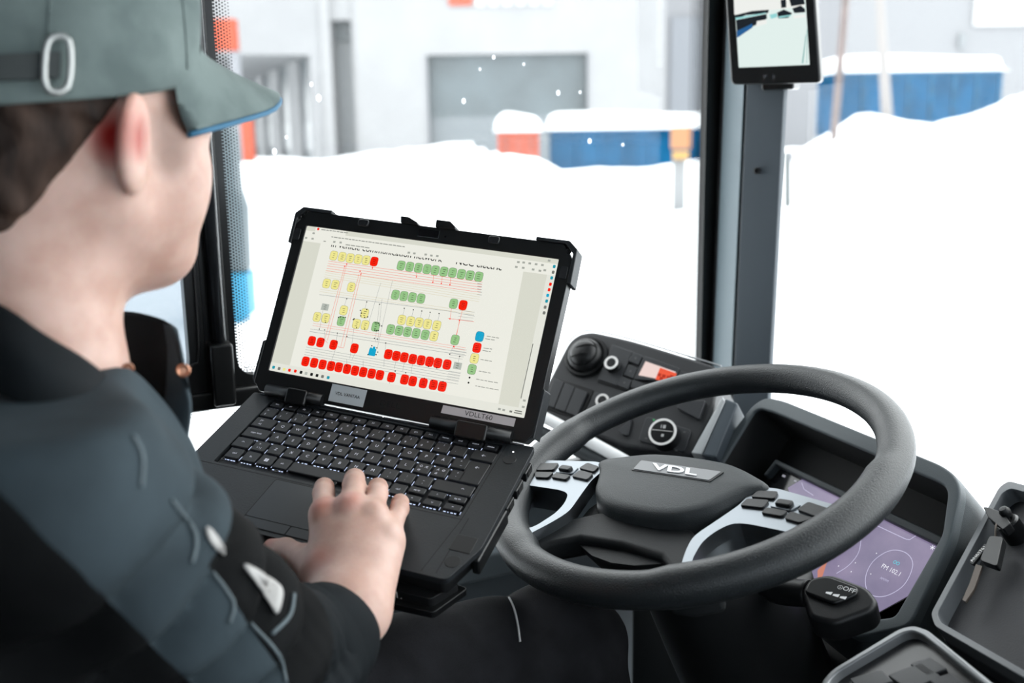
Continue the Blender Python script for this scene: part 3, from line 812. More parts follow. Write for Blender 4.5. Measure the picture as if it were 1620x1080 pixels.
# ================================================================== STEERING WHEEL
WN = nrm([-.284, -.141, .948]); WC = np.array([.1938, 1.0721, .8341])
WH = Frame(WC, [.70006, -.70637, .10466], WN)
sw = empty('steering_wheel', WH, 'large black leather steering wheel with silver spokes and a badge on its hub', 'steering wheel')
RR = .21
rings = []
NS = 128
for i in range(NS):
    a = 2 * math.pi * i / NS
    deg = math.degrees(a); deg = deg - 360 if deg > 180 else deg
    side = deg if abs(deg) <= 90 else (180 - abs(deg)) * (1 if deg > 0 else -1)      # angle above the spoke line, mirrored
    g = 0.0
    if side < 14: g = min(1, (14 - side) / 5.0)
    if side < -62: g *= max(0, 1 - (-62 - side) / 6.0)
    r = .0188 + .0022 * g; cc = RR - .0025 * g
    e = np.array([math.cos(a), math.sin(a), 0])
    rings.append([e * (cc + r * 1.0 * math.cos(t)) + np.array([0, 0, r * .94 * math.sin(t)]) for t in [2 * math.pi * k / 20 for k in range(20)]])
loft('rim', rings, LEATHER, sw, closed=True)
def mir(pts): return [(-x, y) for x, y in pts][::-1]
half = [(0, 7), (30, 6), (58, 2), (88, -10), (112, -24), (100, -40), (90, -55), (76, -78), (50, -97), (24, -103), (0, -104)]
padh = mm(half); pad2 = padh + [(-x, y) for x, y in padh[1:-1]][::-1]
pad2 = [(p[0], p[1]) for p in smooth_path([(x, y, 0) for x, y in pad2], 4, closed=True)]
cx, cy = 0, -.045
def scaled(s, z, dy=0): return [np.array([cx + (x - cx) * s, cy + dy + (y - cy) * s, z]) for x, y in pad2]
loft('airbag_cover', [scaled(.97, -.034, -.012), scaled(1.0, -.022, -.008), scaled(1.01, -.004), scaled(1.0, .004), scaled(.975, .0095), scaled(.93, .0125), scaled(.8, .014), scaled(.4, .0148), scaled(.02, .015)], HUBM, sw)
body = mm([(0, -95), (58, -92), (84, -112), (104, -160), (128, -152), (140, -168), (116, -186), (92, -190), (78, -158), (52, -140), (0, -136)])
body = body + [(-x, y) for x, y in body[1:-1]][::-1]
bm = bmesh.new(); bm_prism(bm, body, -.030, -.004); from_bm('lower_spoke', bm, DASHD, sw, bevel=.006, seg=3)
n0 = 20
rr = []
for t in np.linspace(0.02, 1.5, 9):
    rr.append([np.array([.088 * math.cos(t) * math.cos(q) , -.082 + .075 * math.cos(t) * math.sin(q), -.012 - .055 * math.sin(t)]) for q in [2 * math.pi * k / n0 for k in range(n0)]])
loft('hub_bowl', rr, DASHD, sw)
tube('column_shroud', [(0, -.03, -.05), (.0, -.02, -.12), (0, .0, -.22), (0, .03, -.42)], [.06, .078, .085, .09], BLACK, sw, n=24)
# silver spokes, one each side, with their buttons
outer = mm([(95, -24), (120, -23), (193, -36), (194, -54), (183, -82), (163, -116), (132, -150), (106, -168), (97, -166), (86, -140), (80, -118), (90, -82), (96, -58)])
hole = mm([(106, -88), (122, -85), (176, -87), (171, -98), (150, -124), (124, -148), (106, -158), (100, -150), (94, -124), (97, -105)])
btn = [[(103, -34), (124, -30), (127, -43), (102, -46)], [(161, -39), (187, -45), (180, -60), (157, -54)],
       [(100, -49), (123, -46), (124, -60), (99, -62)], [(127, -58), (150, -58), (149, -68), (126, -68)], [(153, -58), (179, -63), (170, -73), (152, -70)]]
for sgn in (1, -1):
    fx = (lambda p: mm(p)) if sgn == 1 else (lambda p: [(-x, y) for x, y in mm(p)][::-1])
    ou = rounded(outer, [.004, .004, .006, .004, .01, .01, .01, .008, .008, .01, .01, .01, .006], 3); ho = rounded(hole, .008, 3)
    if sgn < 0: ou = [(-x, y) for x, y in ou][::-1]; ho = [(-x, y) for x, y in ho][::-1]
    sp = prism('spoke', ou, -.008, .008, SILVER, sw, holes=[ho], bevel=.0028, seg=3); sp['label'] = 'silver spoke frame'
    cxm = sum(x for x, y in ho) / len(ho); cym = sum(y for x, y in ho) / len(ho)
    o2 = [(cxm + (x - cxm) * 1.06, cym + (y - cym) * 1.08) for x, y in ho]
    loft('spoke_well', [[np.array([x, y, .001]) for x, y in o2], [np.array([cxm + (x - cxm) * .92, cym + (y - cym) * .9, -.022]) for x, y in o2]], SILVER, sw, cap=False)
    for b in btn:
        q = rounded(fx(b), .003, 3)
        prism('button', q, .006, .0105, BLACK, sw, bevel=.0012)
    q = rounded(fx([(129, -40), (157, -44), (152, -57), (128, -55)]), .003, 3)
    prism('scroll_bezel', q, .006, .0098, SILVER, sw, bevel=.001)
    cxs = .1415 * sgn
    prism('scroll_key', rect(cxs, -.0492, .017, .009, .003, 3), .006, .0135, BLACK, sw, bevel=.0015)
BADGE = mat('badge_grey', (.17, .175, .185), rough=.4)
bd = prism('badge', rounded(mm([(-52, -19), (53, -19), (49, -37), (-50, -37)]), .002, 3), .008, .0162, BADGE, sw, bevel=.0008)
prism('badge_rim', rounded(mm([(-54, -17.5), (55.5, -17.5), (51, -38.5), (-52, -38.5)]), .002, 3), .008, .0155, BLACK, sw, bevel=.0008)
text('badge_letters', 'VDL', (.002, -.0285, .0168), .0155, mat('badge_white', (.85, .86, .87), rough=.3), bd, sx=2.0, extrude=.0004, bold=.03, shear=-.25)

# lever on the steering column
st = at_depth(1330, 940, 1.02)
SF = Frame(st, nrm(at_depth(1395, 962, 1.0) - at_depth(1250, 905, 1.06)), nrm(WN + .25 * (CAM - st)))
lv = empty('column_lever', SF, 'black control lever with white symbols under the steering wheel', 'lever')
z8 = lambda a, b: (1080 + a / 3, 720 + b / 3)
lo_ = [tuple(SF.px(*z8(a, b))[:2]) for a, b in ((560, 640), (600, 575), (700, 556), (880, 622), (930, 690), (900, 735), (720, 800), (600, 770))]
prism('lever_body', rounded(lo_, .008, 4), -.030, .0, BLACK, lv, bevel=.006, seg=3)
lt_ = [tuple(SF.px(*z8(a, b), .003)[:2]) for a, b in ((575, 650), (605, 590), (690, 575), (835, 628), (830, 660), (720, 705))]
prism('lever_button', rounded(lt_, .006, 4), -.002, .004, SATIN, lv, bevel=.002)
q = SF.px(*z8(778, 635), .0042); text('lever_symbol', '⊙OFF', (q[0], q[1], .0044), .0075, WHITE, lv)
q = SF.px(*z8(733, 660), .0042)
flat('lever_symbol', [[(q[0] - .011 + k * .0075, q[1] - .003), (q[0] - .011 + k * .0075 + .006, q[1] - .003), (q[0] - .011 + k * .0075 + .006, q[1] + .001), (q[0] - .011 + k * .0075, q[1] - .001)] for k in range(3)], .0044, WHITE, lv)
bs = SF.l(WH.w((.05, -.03, -.10)))
tube('lever_arm', smooth_path([bs, bs * .5 + np.array([-.02, 0, -.02]), (-.035, 0, -.014)], 6), [.012] * 6 + [.014] * 7, BLACK, lv, n=14)

# ================================================================== SIDE CONSOLE left of the wheel
CN = nrm([-.38, -.68, .62])
CO = at_depth(1000, 612, 1.5)
CF = Frame(CO, at_depth(1100, 640, 1.5) - at_depth(930, 590, 1.5), CN)
con = empty('side_console', CF, 'black switch console with air vent, knobs and small display beneath the side window', 'console')
def cp(pts, h=0, off=None, sc=None):
    out = []
    for a, b in pts:
        if sc: a, b = off[0] + a / sc, off[1] + b / sc
        p = CF.px(a, b, h); out.append((p[0], p[1]))
    return out
A6 = dict(off=(760, 520), sc=3); A5 = dict(off=(860, 500), sc=4.91)
CONM = mat('console_black', (.023, .024, .027), rough=.5, bump=.2, bscale=900)
MODM = mat('console_module', (.032, .034, .038), rough=.42)
face = cp([(862, 612), (898, 541), (914, 527), (936, 523), (1000, 537), (1136, 579), (1131, 640), (1098, 724), (985, 706), (860, 655), (848, 640)])
face = rounded(face, [.01, .03, .03, .03, .03, .012, .02, .01, .01, .01, .01], 4)
prism('console_body', face, -.16, 0, CONM, con, bevel=.006, seg=3)
ctop = cp([(896, 540), (914, 525), (936, 521), (1000, 535), (1140, 577)])
tube('top_edge_glow', smooth_path([(x, y, -.004) for x, y in ctop], 6), .0014, mat('edge_glow', (.3, .31, .32), rough=.4), con, n=8)  # window glow on the console's upper rim, modelled as a pale tube
ctr = cp([(843, 652), (905, 684), (1000, 736)])
tube('lower_trim', smooth_path([(x, y, .004) for x, y in ctr], 6), .009, mat('trim_bright', (.92, .93, .94), rough=.25), con, n=14, flat_y=.6, up=(0, 0, 1))
ctr = cp([(835, 672), (905, 706), (985, 745)])
tube('lower_lip', smooth_path([(x, y, -.006) for x, y in ctr], 6), .010, DASH, con, n=12)
rt = cp([(1146, 632), (1150, 640), (1112, 724), (1096, 722)])
prism('side_trim', rt, -.02, .012, mat('trim_light', (.42, .44, .45), rough=.4), con, bevel=.002)
rt = cp([(1150, 634), (1170, 642), (1135, 728), (1112, 724)])
prism('side_cheek', rt, -.14, .010, PILLAR, con, bevel=.003)
# ball vent
v0 = cp([(928, 565)])[0]
lathe('vent_socket', [(.034, -.004), (.034, .003), (.0325, .006), (.029, .0065), (.027, .002), (0, .002)], BLACK, con, loc=(*v0, 0), n=36)
vt = lathe('air_vent', [(.027, .002), (.0265, .009), (.0245, .014), (.022, .016), (.021, .0145), (.0205, .017), (.018, .021), (.013, .024), (.006, .0255), (0, .026)], BLACK, con, loc=(*v0, 0), n=36)
for s in (-.35, .35):
    pth = [(v0[0] + .021 * math.cos(t) * 1.0, v0[1] + s * .02 + .004 * math.sin(2 * t) , .0075 + .019 * math.sin(t)) for t in np.linspace(.25, math.pi - .25, 12)]
    tube('vent_slot', pth, .0009, grv, con, n=6)
# climate module with its knob, buttons and display
prism('climate_plate', rounded(cp([(540, 228), (700, 285), (580, 550), (425, 498)], **A5), .002, 2), -.002, .004, MODM, con, bevel=.001)
prism('climate_plate_lower', rounded(cp([(430, 490), (1000, 640), (985, 690), (420, 515)], **A5), .001, 2), -.002, .002, BLACK, con, bevel=.001)
def knob(name, px, r, hgt, ringm, cap=BLACK):
    p = cp([px])[0]
    k = lathe(name, [(r * 1.05, 0), (r * 1.05, hgt * .4), (r, hgt * .45), (r * .97, hgt), (0, hgt)], BLACK, con, loc=(*p, .003), n=28)
    lathe('knob_ring', [(r * .97, hgt), (r * .97, hgt + .0012), (r * .66, hgt + .0012), (r * .66, hgt)], ringm, k, loc=(*p, .003), n=28)
    lathe('knob_cap', [(r * .62, hgt - .001), (r * .6, hgt + .0004), (0, hgt + .0007)], cap, k, loc=(*p, .003), n=24)
    return k
RINGM = mat('knob_ring', (.85, .83, .81), rough=.35)
knob('rotary_knob', (972, 581), .0110, .012, RINGM)
knob('rotary_knob', (958, 640), .0105, .012, RINGM)
for q in ([(703, 287), (776, 318), (742, 388), (665, 358)], [(668, 383), (738, 412), (702, 492), (622, 464)], [(608, 474), (692, 508), (658, 578), (582, 548)], [(700, 500), (860, 560), (840, 600), (680, 560)], [(1070, 430), (1150, 460), (1130, 500), (1050, 480)]):
    b = prism('console_button', rounded(cp(q, **A5), .0015, 2), -.001, .0045, MODM, con, bevel=.0008)
    m = np.mean(cp(q, **A5), 0); flat('button_symbol', [circle(m[0], m[1], .0016, 8)], .0048, mat('dim_mark', (.10, .10, .10), rough=.5), b)
prism('display_frame', rounded(cp([(790, 318), (1065, 415), (1020, 520), (705, 500)], **A5), .002, 2), -.001, .005, MODM, con, bevel=.001)
ds = prism('display_screen', cp([(800, 362), (1035, 445), (1005, 520), (745, 470)], **A5), .004, .0053, glow('climate_white', (238, 214, 208)), con)
flat('display_warm', [cp([(905, 399), (1035, 445), (1005, 520), (868, 492)], .0054, **A5)], .0055, glow('climate_orange', (238, 92, 62)), ds)
flat('display_digit', [cp([(a, b), (a + 26, b + 8), (a + 18, b + 30), (a - 8, b + 22)], .0056, **A5) for a, b in ((890, 440), (925, 450), (960, 460), (905, 470), (985, 455))], .0057, glow('climate_dark', (176, 52, 34)), ds)
# rockers
for q in ([(92, 492), (168, 524), (88, 722), (14, 692)], [(174, 528), (252, 560), (174, 752), (95, 726)], [(258, 565), (348, 600), (268, 788), (180, 756)]):
    prism('rocker_switch', rounded(cp(q, **A5), .0012, 2), -.002, .0055, MODM, con, bevel=.0012)
prism('rocker_base', rounded(cp([(80, 475), (392, 578), (290, 815), (-10, 715)], **A5), .002, 2), -.003, .0015, BLACK, con, bevel=.001)
prism('panel_block', rounded(cp([(400, 590), (560, 640), (420, 800), (320, 760)], **A5), .002, 2), -.003, .002, MODM, con, bevel=.001)
prism('console_switch', rounded(cp([(1075, 660), (1265, 665), (1215, 815), (1040, 725)], **A5), .002, 2), -.002, .006, MODM, con, bevel=.0015)
prism('console_switch', rounded(cp([(585, 895), (690, 800), (660, 935), (610, 925)], **A5), .002, 2), -.002, .004, MODM, con, bevel=.0012)
hp = prism('light_switch_plate', rounded(cp([(800, 780), (1155, 888), (1095, 1065), (735, 972)], **A5), .006, 3), -.002, .0025, MODM, con, bevel=.0012)
p = cp([(1055, 693)])[0]
hk = lathe('light_switch', [(.0205, 0), (.0205, .012), (.0195, .020), (0, .020)], BLACK, con, loc=(*p, .002), n=36)
lathe('knob_ring', [(.0198, .0195), (.0198, .0212), (.0165, .0212), (.0165, .0195)], RINGM, hk, loc=(*p, .002), n=36)
lathe('knob_cap', [(.016, .0195), (.0158, .0215), (0, .0225)], SATIN, hk, loc=(*p, .002), n=32)
flat('switch_symbol', [seg_quad((p[0] - .015, p[1] + .001), (p[0] + .015, p[1] + .001), .0006)], .0247, RINGM, hk)
flat('switch_symbol', [rect(p[0] + .002, p[1] + .007, .004, .005), rect(p[0] - .0025, p[1] + .007, .0012, .005), rect(p[0] + .002, p[1] - .006, .004, .004)], .0247, mat('symbol_grey', (.45, .45, .45), rough=.5), hk)
flat('switch_symbol', [circle(*cp([(860, 812)], **A5)[0], .0018, 3)], .0028, mat('green_led', (.02, .2, .05), emit=(.05, .7, .2), estr=.6), hp)
flat('switch_symbol', [rect(*cp([(a, b)], **A5)[0], .0035, .002) for a, b in ((1098, 905), (1035, 1048), (800, 955))], .0028, _m['dim_mark'], hp)

# ================================================================== INSTRUMENT CLUSTER
BT = math.radians(50)
KN = nrm(math.cos(BT) * Z - math.sin(BT) * F)
KO = at_depth(1350, 770, 1.22)
KF = Frame(KO, -L, KN)
clu = empty('instrument_cluster', KF, 'hooded dashboard display with purple radio screen behind the steering wheel', 'dashboard')
def kp(pts, h=0, off=None, sc=None):
    out = []
    for a, b in pts:
        if sc: a, b = off[0] + a / sc, off[1] + b / sc
        p = KF.px(a, b, h); out.append((p[0], p[1]))
    return out
A7 = dict(off=(1080, 560), sc=3); A8 = dict(off=(1080, 720), sc=3)
hood_o = kp([(1120, 745), (1145, 700), (1190, 640), (1212, 627), (1240, 633), (1490, 735), (1512, 752), (1520, 775), (1505, 850), (1440, 990), (1350, 1010), (1160, 860)])
hood_i = kp([(1138, 740), (1155, 712), (1193, 650), (1203, 646), (1225, 652), (1480, 760), (1494, 768), (1499, 780), (1490, 845), (1415, 975), (1340, 985), (1175, 850)])
ho = rounded(hood_o, .012, 3); hi = rounded(hood_i, .006, 3)
prism('hood_frame', ho, -.02, .0, mat('hood_grey', (.080, .095, .104), rough=.5, bump=.3, bscale=1100, spec=.35), clu, holes=[hi[::-1]], bevel=.003, seg=3)
# walls of the hood reach back to the screen
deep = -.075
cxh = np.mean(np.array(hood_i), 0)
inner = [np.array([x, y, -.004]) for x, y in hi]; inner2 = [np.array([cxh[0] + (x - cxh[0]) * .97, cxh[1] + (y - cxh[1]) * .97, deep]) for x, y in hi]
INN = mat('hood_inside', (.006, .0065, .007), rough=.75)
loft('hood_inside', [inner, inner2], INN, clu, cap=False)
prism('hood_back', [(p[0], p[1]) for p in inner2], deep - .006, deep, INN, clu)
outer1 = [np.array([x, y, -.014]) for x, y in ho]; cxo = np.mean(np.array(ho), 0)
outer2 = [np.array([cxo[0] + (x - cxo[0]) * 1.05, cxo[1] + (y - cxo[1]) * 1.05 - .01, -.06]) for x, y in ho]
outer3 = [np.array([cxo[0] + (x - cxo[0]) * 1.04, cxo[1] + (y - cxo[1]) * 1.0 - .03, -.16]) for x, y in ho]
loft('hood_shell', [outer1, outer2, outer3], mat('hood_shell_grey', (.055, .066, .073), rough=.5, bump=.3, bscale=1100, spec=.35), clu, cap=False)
sz = -.05
prism('screen_bezel', kp([(380, 92), (440, 16), (1238, 388), (1215, 425), (440, 42), (395, 95)], sz + .012, **A8), deep, sz + .012, DASH, clu, bevel=.002)
PUR = mat('cluster_purple', (0, 0, 0), rough=.2, emit=srgb(126, 112, 158), estr=1.0, spec=.35)
nt = PUR.node_tree; b_ = nt.nodes['Principled BSDF']
nz = nt.nodes.new('ShaderNodeTexNoise'); nz.inputs['Scale'].default_value = 14; nz.inputs['Detail'].default_value = 6
rp = nt.nodes.new('ShaderNodeValToRGB'); rp.color_ramp.elements[0].position = .3; rp.color_ramp.elements[1].position = .7
rp.color_ramp.elements[0].color = (*srgb(108, 99, 132), 1); rp.color_ramp.elements[1].color = (*srgb(146, 132, 162), 1)
tcn = nt.nodes.new('ShaderNodeTexCoord'); nt.links.new(tcn.outputs['Object'], nz.inputs['Vector'])
nt.links.new(nz.outputs[0], rp.inputs[0]); nt.links.new(rp.outputs[0], b_.inputs['Emission Color'])
blk = kp([(395, 92), (440, 38), (1218, 412), (1080, 668), (925, 752), (600, 720), (450, 400)], sz, **A8)
prism('screen_glass', blk, deep, sz, GLOSSB, clu)
pur = kp([(500, 155), (572, 112), (1216, 418), (1080, 662), (925, 748), (640, 640)], sz, **A8)
ps = prism('screen', pur, sz, sz + .0006, PUR, clu)
LINE = glow('cluster_line', (190, 185, 215)); LTX = glow('cluster_text', (235, 235, 245)); LCY = glow('cluster_cyan', (90, 200, 220))
def kc(a, b): return kp([(a, b)], sz + .0008, **A8)[0]
# dial outlines follow the flat screen
def ellip(c, ru, rv, t0=0, t1=2 * math.pi, n=48, wd=.0008):
    P = [(c[0] + ru * math.cos(t), c[1] + rv * math.sin(t)) for t in np.linspace(t0, t1, n)]
    return [seg_quad(P[i], P[i + 1], wd) for i in range(n - 1)]
cc_ = kc(985, 558); r_ = abs(kc(1092, 560)[0] - kc(872, 560)[0]) / 2
P_ = [kc(a, b) for a, b in ((1092, 520), (1060, 463), (985, 452), (905, 502), (868, 580), (885, 655), (960, 668), (1050, 615))]
P_ = smooth_path([(x, y, 0) for x, y in P_], 6, closed=True)
flat('dial_ring', [seg_quad(P_[i], P_[(i + 1) % len(P_)], .0009) for i in range(len(P_))], sz + .0008, LINE, ps)
P_ = smooth_path([(*kc(a, b), 0) for a, b in ((848, 385), (835, 460), (790, 520), (730, 560))], 6)
flat('dial_ring', [seg_quad(P_[i], P_[i + 1], .0009) for i in range(len(P_) - 1)], sz + .0008, LINE, ps)
P_ = [kc(a, b) for a, b in ((915, 330), (1060, 398), (1078, 400), (1120, 372))]
flat('screen_line', [seg_quad(P_[i], P_[i + 1], .0009) for i in range(3)], sz + .0008, LINE, ps)
P_ = [kc(a, b) for a, b in ((565, 130), (575, 160), (620, 190))]
flat('screen_line', [seg_quad(P_[i], P_[i + 1], .0007) for i in range(2)], sz + .0008, LINE, ps)
d1 = np.array(kc(1040, 570)) - np.array(kc(942, 522)); ang = math.atan2(d1[1], d1[0])
c_ = kc(990, 545); text('radio_text', 'FM 102.1', (*c_, sz + .0009), np.linalg.norm(d1) / 4.0, LTX, ps, rot=ang)
c_ = kc(957, 590); text('radio_text', 'AM/FM', (*c_, sz + .0009), np.linalg.norm(d1) / 7.5, LINE, ps, rot=ang)
c_ = kc(1015, 510); flat('radio_icon', ring_quads(c_[0] - .0022, c_[1], .0018, .0007, 12) + ring_quads(c_[0] + .0022, c_[1], .0018, .0007, 12), sz + .0009, LCY, ps)
flat('screen_symbol', [circle(*kc(a, b), .0008, 6) for a, b in ((1180, 410), (920, 465), (740, 525), (820, 510), (800, 552), (893, 563), (1130, 380), (1170, 560))], sz + .0009, LTX, ps)
c_ = kc(1186, 438); flat('screen_symbol', [seg_quad((c_[0] - .003 * math.cos(t), c_[1] - .003 * math.sin(t)), (c_[0] + .003 * math.cos(t), c_[1] + .003 * math.sin(t)), .0007) for t in (0, 1.05, 2.1)], sz + .0009, LTX, ps)
flat('screen_symbol', [rect(*kc(480, 98), .006, .003), rect(*kc(535, 122), .005, .0025)], sz + .0009, glow('cluster_dim', (150, 150, 160)), clu)
flat('screen_warm', [[kc(640, 545), kc(690, 490), kc(655, 600), kc(640, 600)]], sz + .0007, glow('cluster_warm', (196, 120, 98)), ps)

# dashboard body under and behind the cluster
db = empty('dashboard', BUSF, 'dark moulded dashboard below the windscreen around the steering column', 'dashboard')
kl = BUSF.l(KO)
def dashbox(name, f0, f1, l0, l1, z0, z1, m, bevel=.02):
    return box(name, ((f0 + f1) / 2, (l0 + l1) / 2, (z0 + z1) / 2), (f1 - f0, l1 - l0, z1 - z0), m, db, bevel=bevel, seg=3)
dashbox('knee_panel', kl[0] - .02, kl[0] + .25, kl[1] - .75, kl[1] + .45, .12, kl[2] - .20, DASHD)
dashbox('upper_deck', kl[0] + .06, sx - .02, kl[1] - .95, kl[1] + .50, .35, kl[2] - .10, DASHD)

# ================================================================== KEY TRAY and SWITCH PANEL at the right
TF = Frame(at_depth(1590, 930, .98), -L + .1 * F, nrm(.72 * Z - .45 * F + .25 * L))
tray = empty('key_tray', TF, 'black tray with grey rim holding a key, right of the dashboard screen', 'tray')
def tpx(pts, h=0):
    return [tuple(TF.px(a, b, h)[:2]) for a, b in pts]
to = tpx([(1474, 972), (1582, 772), (1597, 762), (1700, 790), (1760, 860), (1700, 1120), (1480, 992)])
ti = tpx([(1484, 972), (1586, 782), (1600, 774), (1694, 800), (1748, 862), (1690, 1102), (1490, 986)])
to_r = rounded(to, .006, 3); ti_r = rounded(ti, .005, 3)
prism('tray_rim', to_r, -.02, .002, mat('tray_rim_grey', (.12, .13, .14), rough=.35), tray, holes=[ti_r[::-1]], bevel=.0018, seg=3)
prism('tray_floor', to, -.035, -.016, mat('tray_mat', (.014, .015, .019), rough=.6, bump=.3, bscale=500), tray)
prism('tray_body', [(x * 1.0, y) for x, y in to], -.10, -.035, BLACK, tray, bevel=.006)
lk = TF.px(1598, 832, .0)
lathe('lock_barrel', [(.012, -.016), (.012, .006), (.010, .008), (.006, .008), (.005, .005), (0, .005)], SATIN, tray, loc=(lk[0], lk[1], 0), n=24)
lathe('lock_face', [(.0045, .005), (.0045, .0085), (0, .0085)], SILVER, tray, loc=(lk[0], lk[1], 0), n=16)
q = tpx([(1558, 806), (1566, 806), (1590, 815), (1602, 832), (1590, 842), (1566, 822)], .008)
prism('tray_hook', rounded(q, .002, 2), .002, .012, BLACK, tray, bevel=.002)
q = TF.px(1591, 811, .012); lathe('hook_knob', [(.005, .008), (.006, .014), (.004, .018), (0, .019)], BLACK, tray, loc=(q[0], q[1], 0), n=16)
KYF = Frame(TF.w((0, 0, .004)), TF.x, TF.z)
ky = empty('vehicle_key', KYF, 'dark metal key with black tag hanging over the key tray', 'key')
def ypx(pts, h=0): return [tuple(KYF.px(a, b, h)[:2]) for a, b in pts]
z8k = lambda L_: [(1080 + a / 3, 720 + b / 3) for a, b in L_]
prism('key_bow', rounded(ypx(z8k([(1465, 395), (1530, 400), (1500, 540), (1420, 510)])), .004, 3), -.004, .004, SATIN, ky, bevel=.0015)
KMET = mat('key_metal', (.10, .085, .075), rough=.45, metal=.8)
prism('key_blade', ypx(z8k([(1395, 520), (1425, 530), (1400, 600), (1385, 640), (1345, 700), (1330, 690), (1365, 610)])), -.0015, .0015, KMET, ky, bevel=.0004)
tg = prism('key_tag', ypx(z8k([(1438, 425), (1452, 438), (1382, 525), (1366, 515)])), -.001, .0022, BLACK, ky, bevel=.0005)
a_, b_ = np.array(ypx(z8k([(1372, 515)]))[0]), np.array(ypx(z8k([(1445, 435)]))[0]); dd = b_ - a_
text('tag_text', 'AN61761', (*((a_ + b_) / 2), .0024), np.linalg.norm(dd) / 4.2, WHITE, tg, rot=math.atan2(dd[1], dd[0]))
rp_ = ypx(z8k([(1480, 385), (1495, 345), (1510, 300)]), .004)
tube('key_ring', smooth_path([(rp_[0][0], rp_[0][1], .002), (rp_[1][0], rp_[1][1], .007), (rp_[2][0], rp_[2][1], .004)], 5), .0012, KMET, ky, n=8)

PF = Frame(at_depth(1430, 1040, .92), -L + .1 * F, nrm(.85 * Z - .4 * F + .2 * L))
sp = empty('switch_panel', PF, 'black switch panel with grey rim at the lower right corner', 'panel')
def ppx(pts, h=0): return [tuple(PF.px(a, b, h)[:2]) for a, b in pts]
po = ppx([(1300, 1082), (1318, 1062), (1425, 997), (1448, 992), (1470, 1000), (1580, 1090), (1560, 1180), (1330, 1180)])
pi_ = ppx([(1312, 1082), (1326, 1066), (1430, 1004), (1446, 1001), (1462, 1008), (1566, 1092), (1548, 1170), (1340, 1170)])
po = rounded(po, .006, 3); pi_ = rounded(pi_, .005, 3)
prism('panel_rim', po, -.02, .003, mat('rim_light', (.24, .25, .26), rough=.35, metal=.3), sp, holes=[pi_[::-1]], bevel=.002, seg=3)
prism('panel_face', po, -.05, -.006, mat('panel_dark', (.012, .012, .014), rough=.3), sp)
for q in ([(1405, 1070), (1460, 1050), (1490, 1072), (1440, 1095)], [(1440, 1052), (1472, 1042), (1500, 1060), (1468, 1072)], [(1470, 1078), (1505, 1066), (1530, 1085), (1500, 1100)], [(1345, 1075), (1395, 1062), (1415, 1080), (1360, 1095)]):
    prism('panel_button', rounded(ppx(q, -.004), .002, 2), -.008, -.002, MODM, sp, bevel=.001)

# ================================================================== DRIVER'S CAMERA MONITOR on the pillar
DO = at_depth(1226, 60, 1.545)
DF = Frame(DO, at_depth(1298, 57, 1.53) - at_depth(1152, 63, 1.56), nrm(CAM + np.array([-.35, .1, .1]) - DO))
mon = empty('camera_monitor', DF, 'black portrait monitor showing a rear road view, fixed on the windscreen pillar', 'monitor')
def dpx(pts, h=0): return [tuple(DF.px(a, b, h)[:2]) for a, b in pts]
prism('monitor_case', rounded(dpx([(1156, 134), (1299, 131), (1284, -90), (1142, -90)]), .008, 4), -.028, 0, SATIN, mon, bevel=.004, seg=3)
mscr = prism('monitor_screen', dpx([(1169, 107), (1281, 102.5), (1270, -70), (1157, -70)]), -.001, .0006, glow('monitor_snow', (226, 240, 236)), mon)
MB = glow('monitor_dark', (30, 36, 42)); MBL = glow('monitor_blue', (40, 95, 150)); MT = glow('monitor_teal', (150, 215, 215)); MSK = glow('monitor_sky', (238, 240, 236))
zt = lambda L_: [(1080 + a / 3, b / 3) for a, b in L_]
def mf(name, pts, z, m): return flat(name, [dpx(zt(q), z) for q in pts], z, m, mscr)
mf('picture_sky', [[(236, -210), (560, -210), (578, 30), (400, 50), (245, 70)]], .0008, MSK)
mf('picture_vehicle', [[(248, 72), (330, 52), (410, 46), (405, 62), (300, 72), (252, 90)], [(253, 95), (398, 66), (400, 88), (345, 120), (258, 152)],
                       [(465, 0), (490, -5), (492, 35), (468, 38)], [(505, -5), (575, -8), (580, 20), (515, 30)], [(448, 60), (480, 45), (520, 62), (500, 85), (455, 88)], [(520, 40), (560, 26), (580, 42), (582, 58), (530, 62)]], .0010, MB)
mf('picture_bus', [[(256, 148), (330, 112), (332, 130), (258, 180)]], .0012, MBL)
mf('picture_bus', [[(250, 84), (395, 60), (396, 64), (252, 94)], [(455, 78), (512, 70), (514, 76), (458, 86)], [(412, 70), (446, 62), (450, 80), (420, 90)]], .0012, MT)
for q_ in ([(348, 128), (352, 100), (398, 92), (400, 112)], [(525, 74), (582, 68), (584, 82), (530, 88)]): mf('picture_car', [q_], .0013, MSK)
mf('picture_edge', [[(566, 300), (572, 300), (586, 170), (584, 160)], [(588, 300), (590, 300), (592, 140), (589, 140)]], .0012, glow('monitor_line', (120, 175, 172)))
for a in (390, 432): lathe('monitor_sensor', [(.003, 0), (.003, .0004), (0, .0004)], mat('sensor', (.05, .05, .055), rough=.2), mon, loc=(*dpx(zt([(a, 363)]))[0], 0), n=12)
box('monitor_bracket', (.0, -.05, -.05), (.05, .05, .05), SATIN, mon, bevel=.004)

# ================================================================== OUTSIDE
def hor(px): return 201 - .0148 * (px - 810)
def zat(px, py, d): return CAM[2] + (at_depth(px, py, d) - CAM)[2]
GZ = -1.0
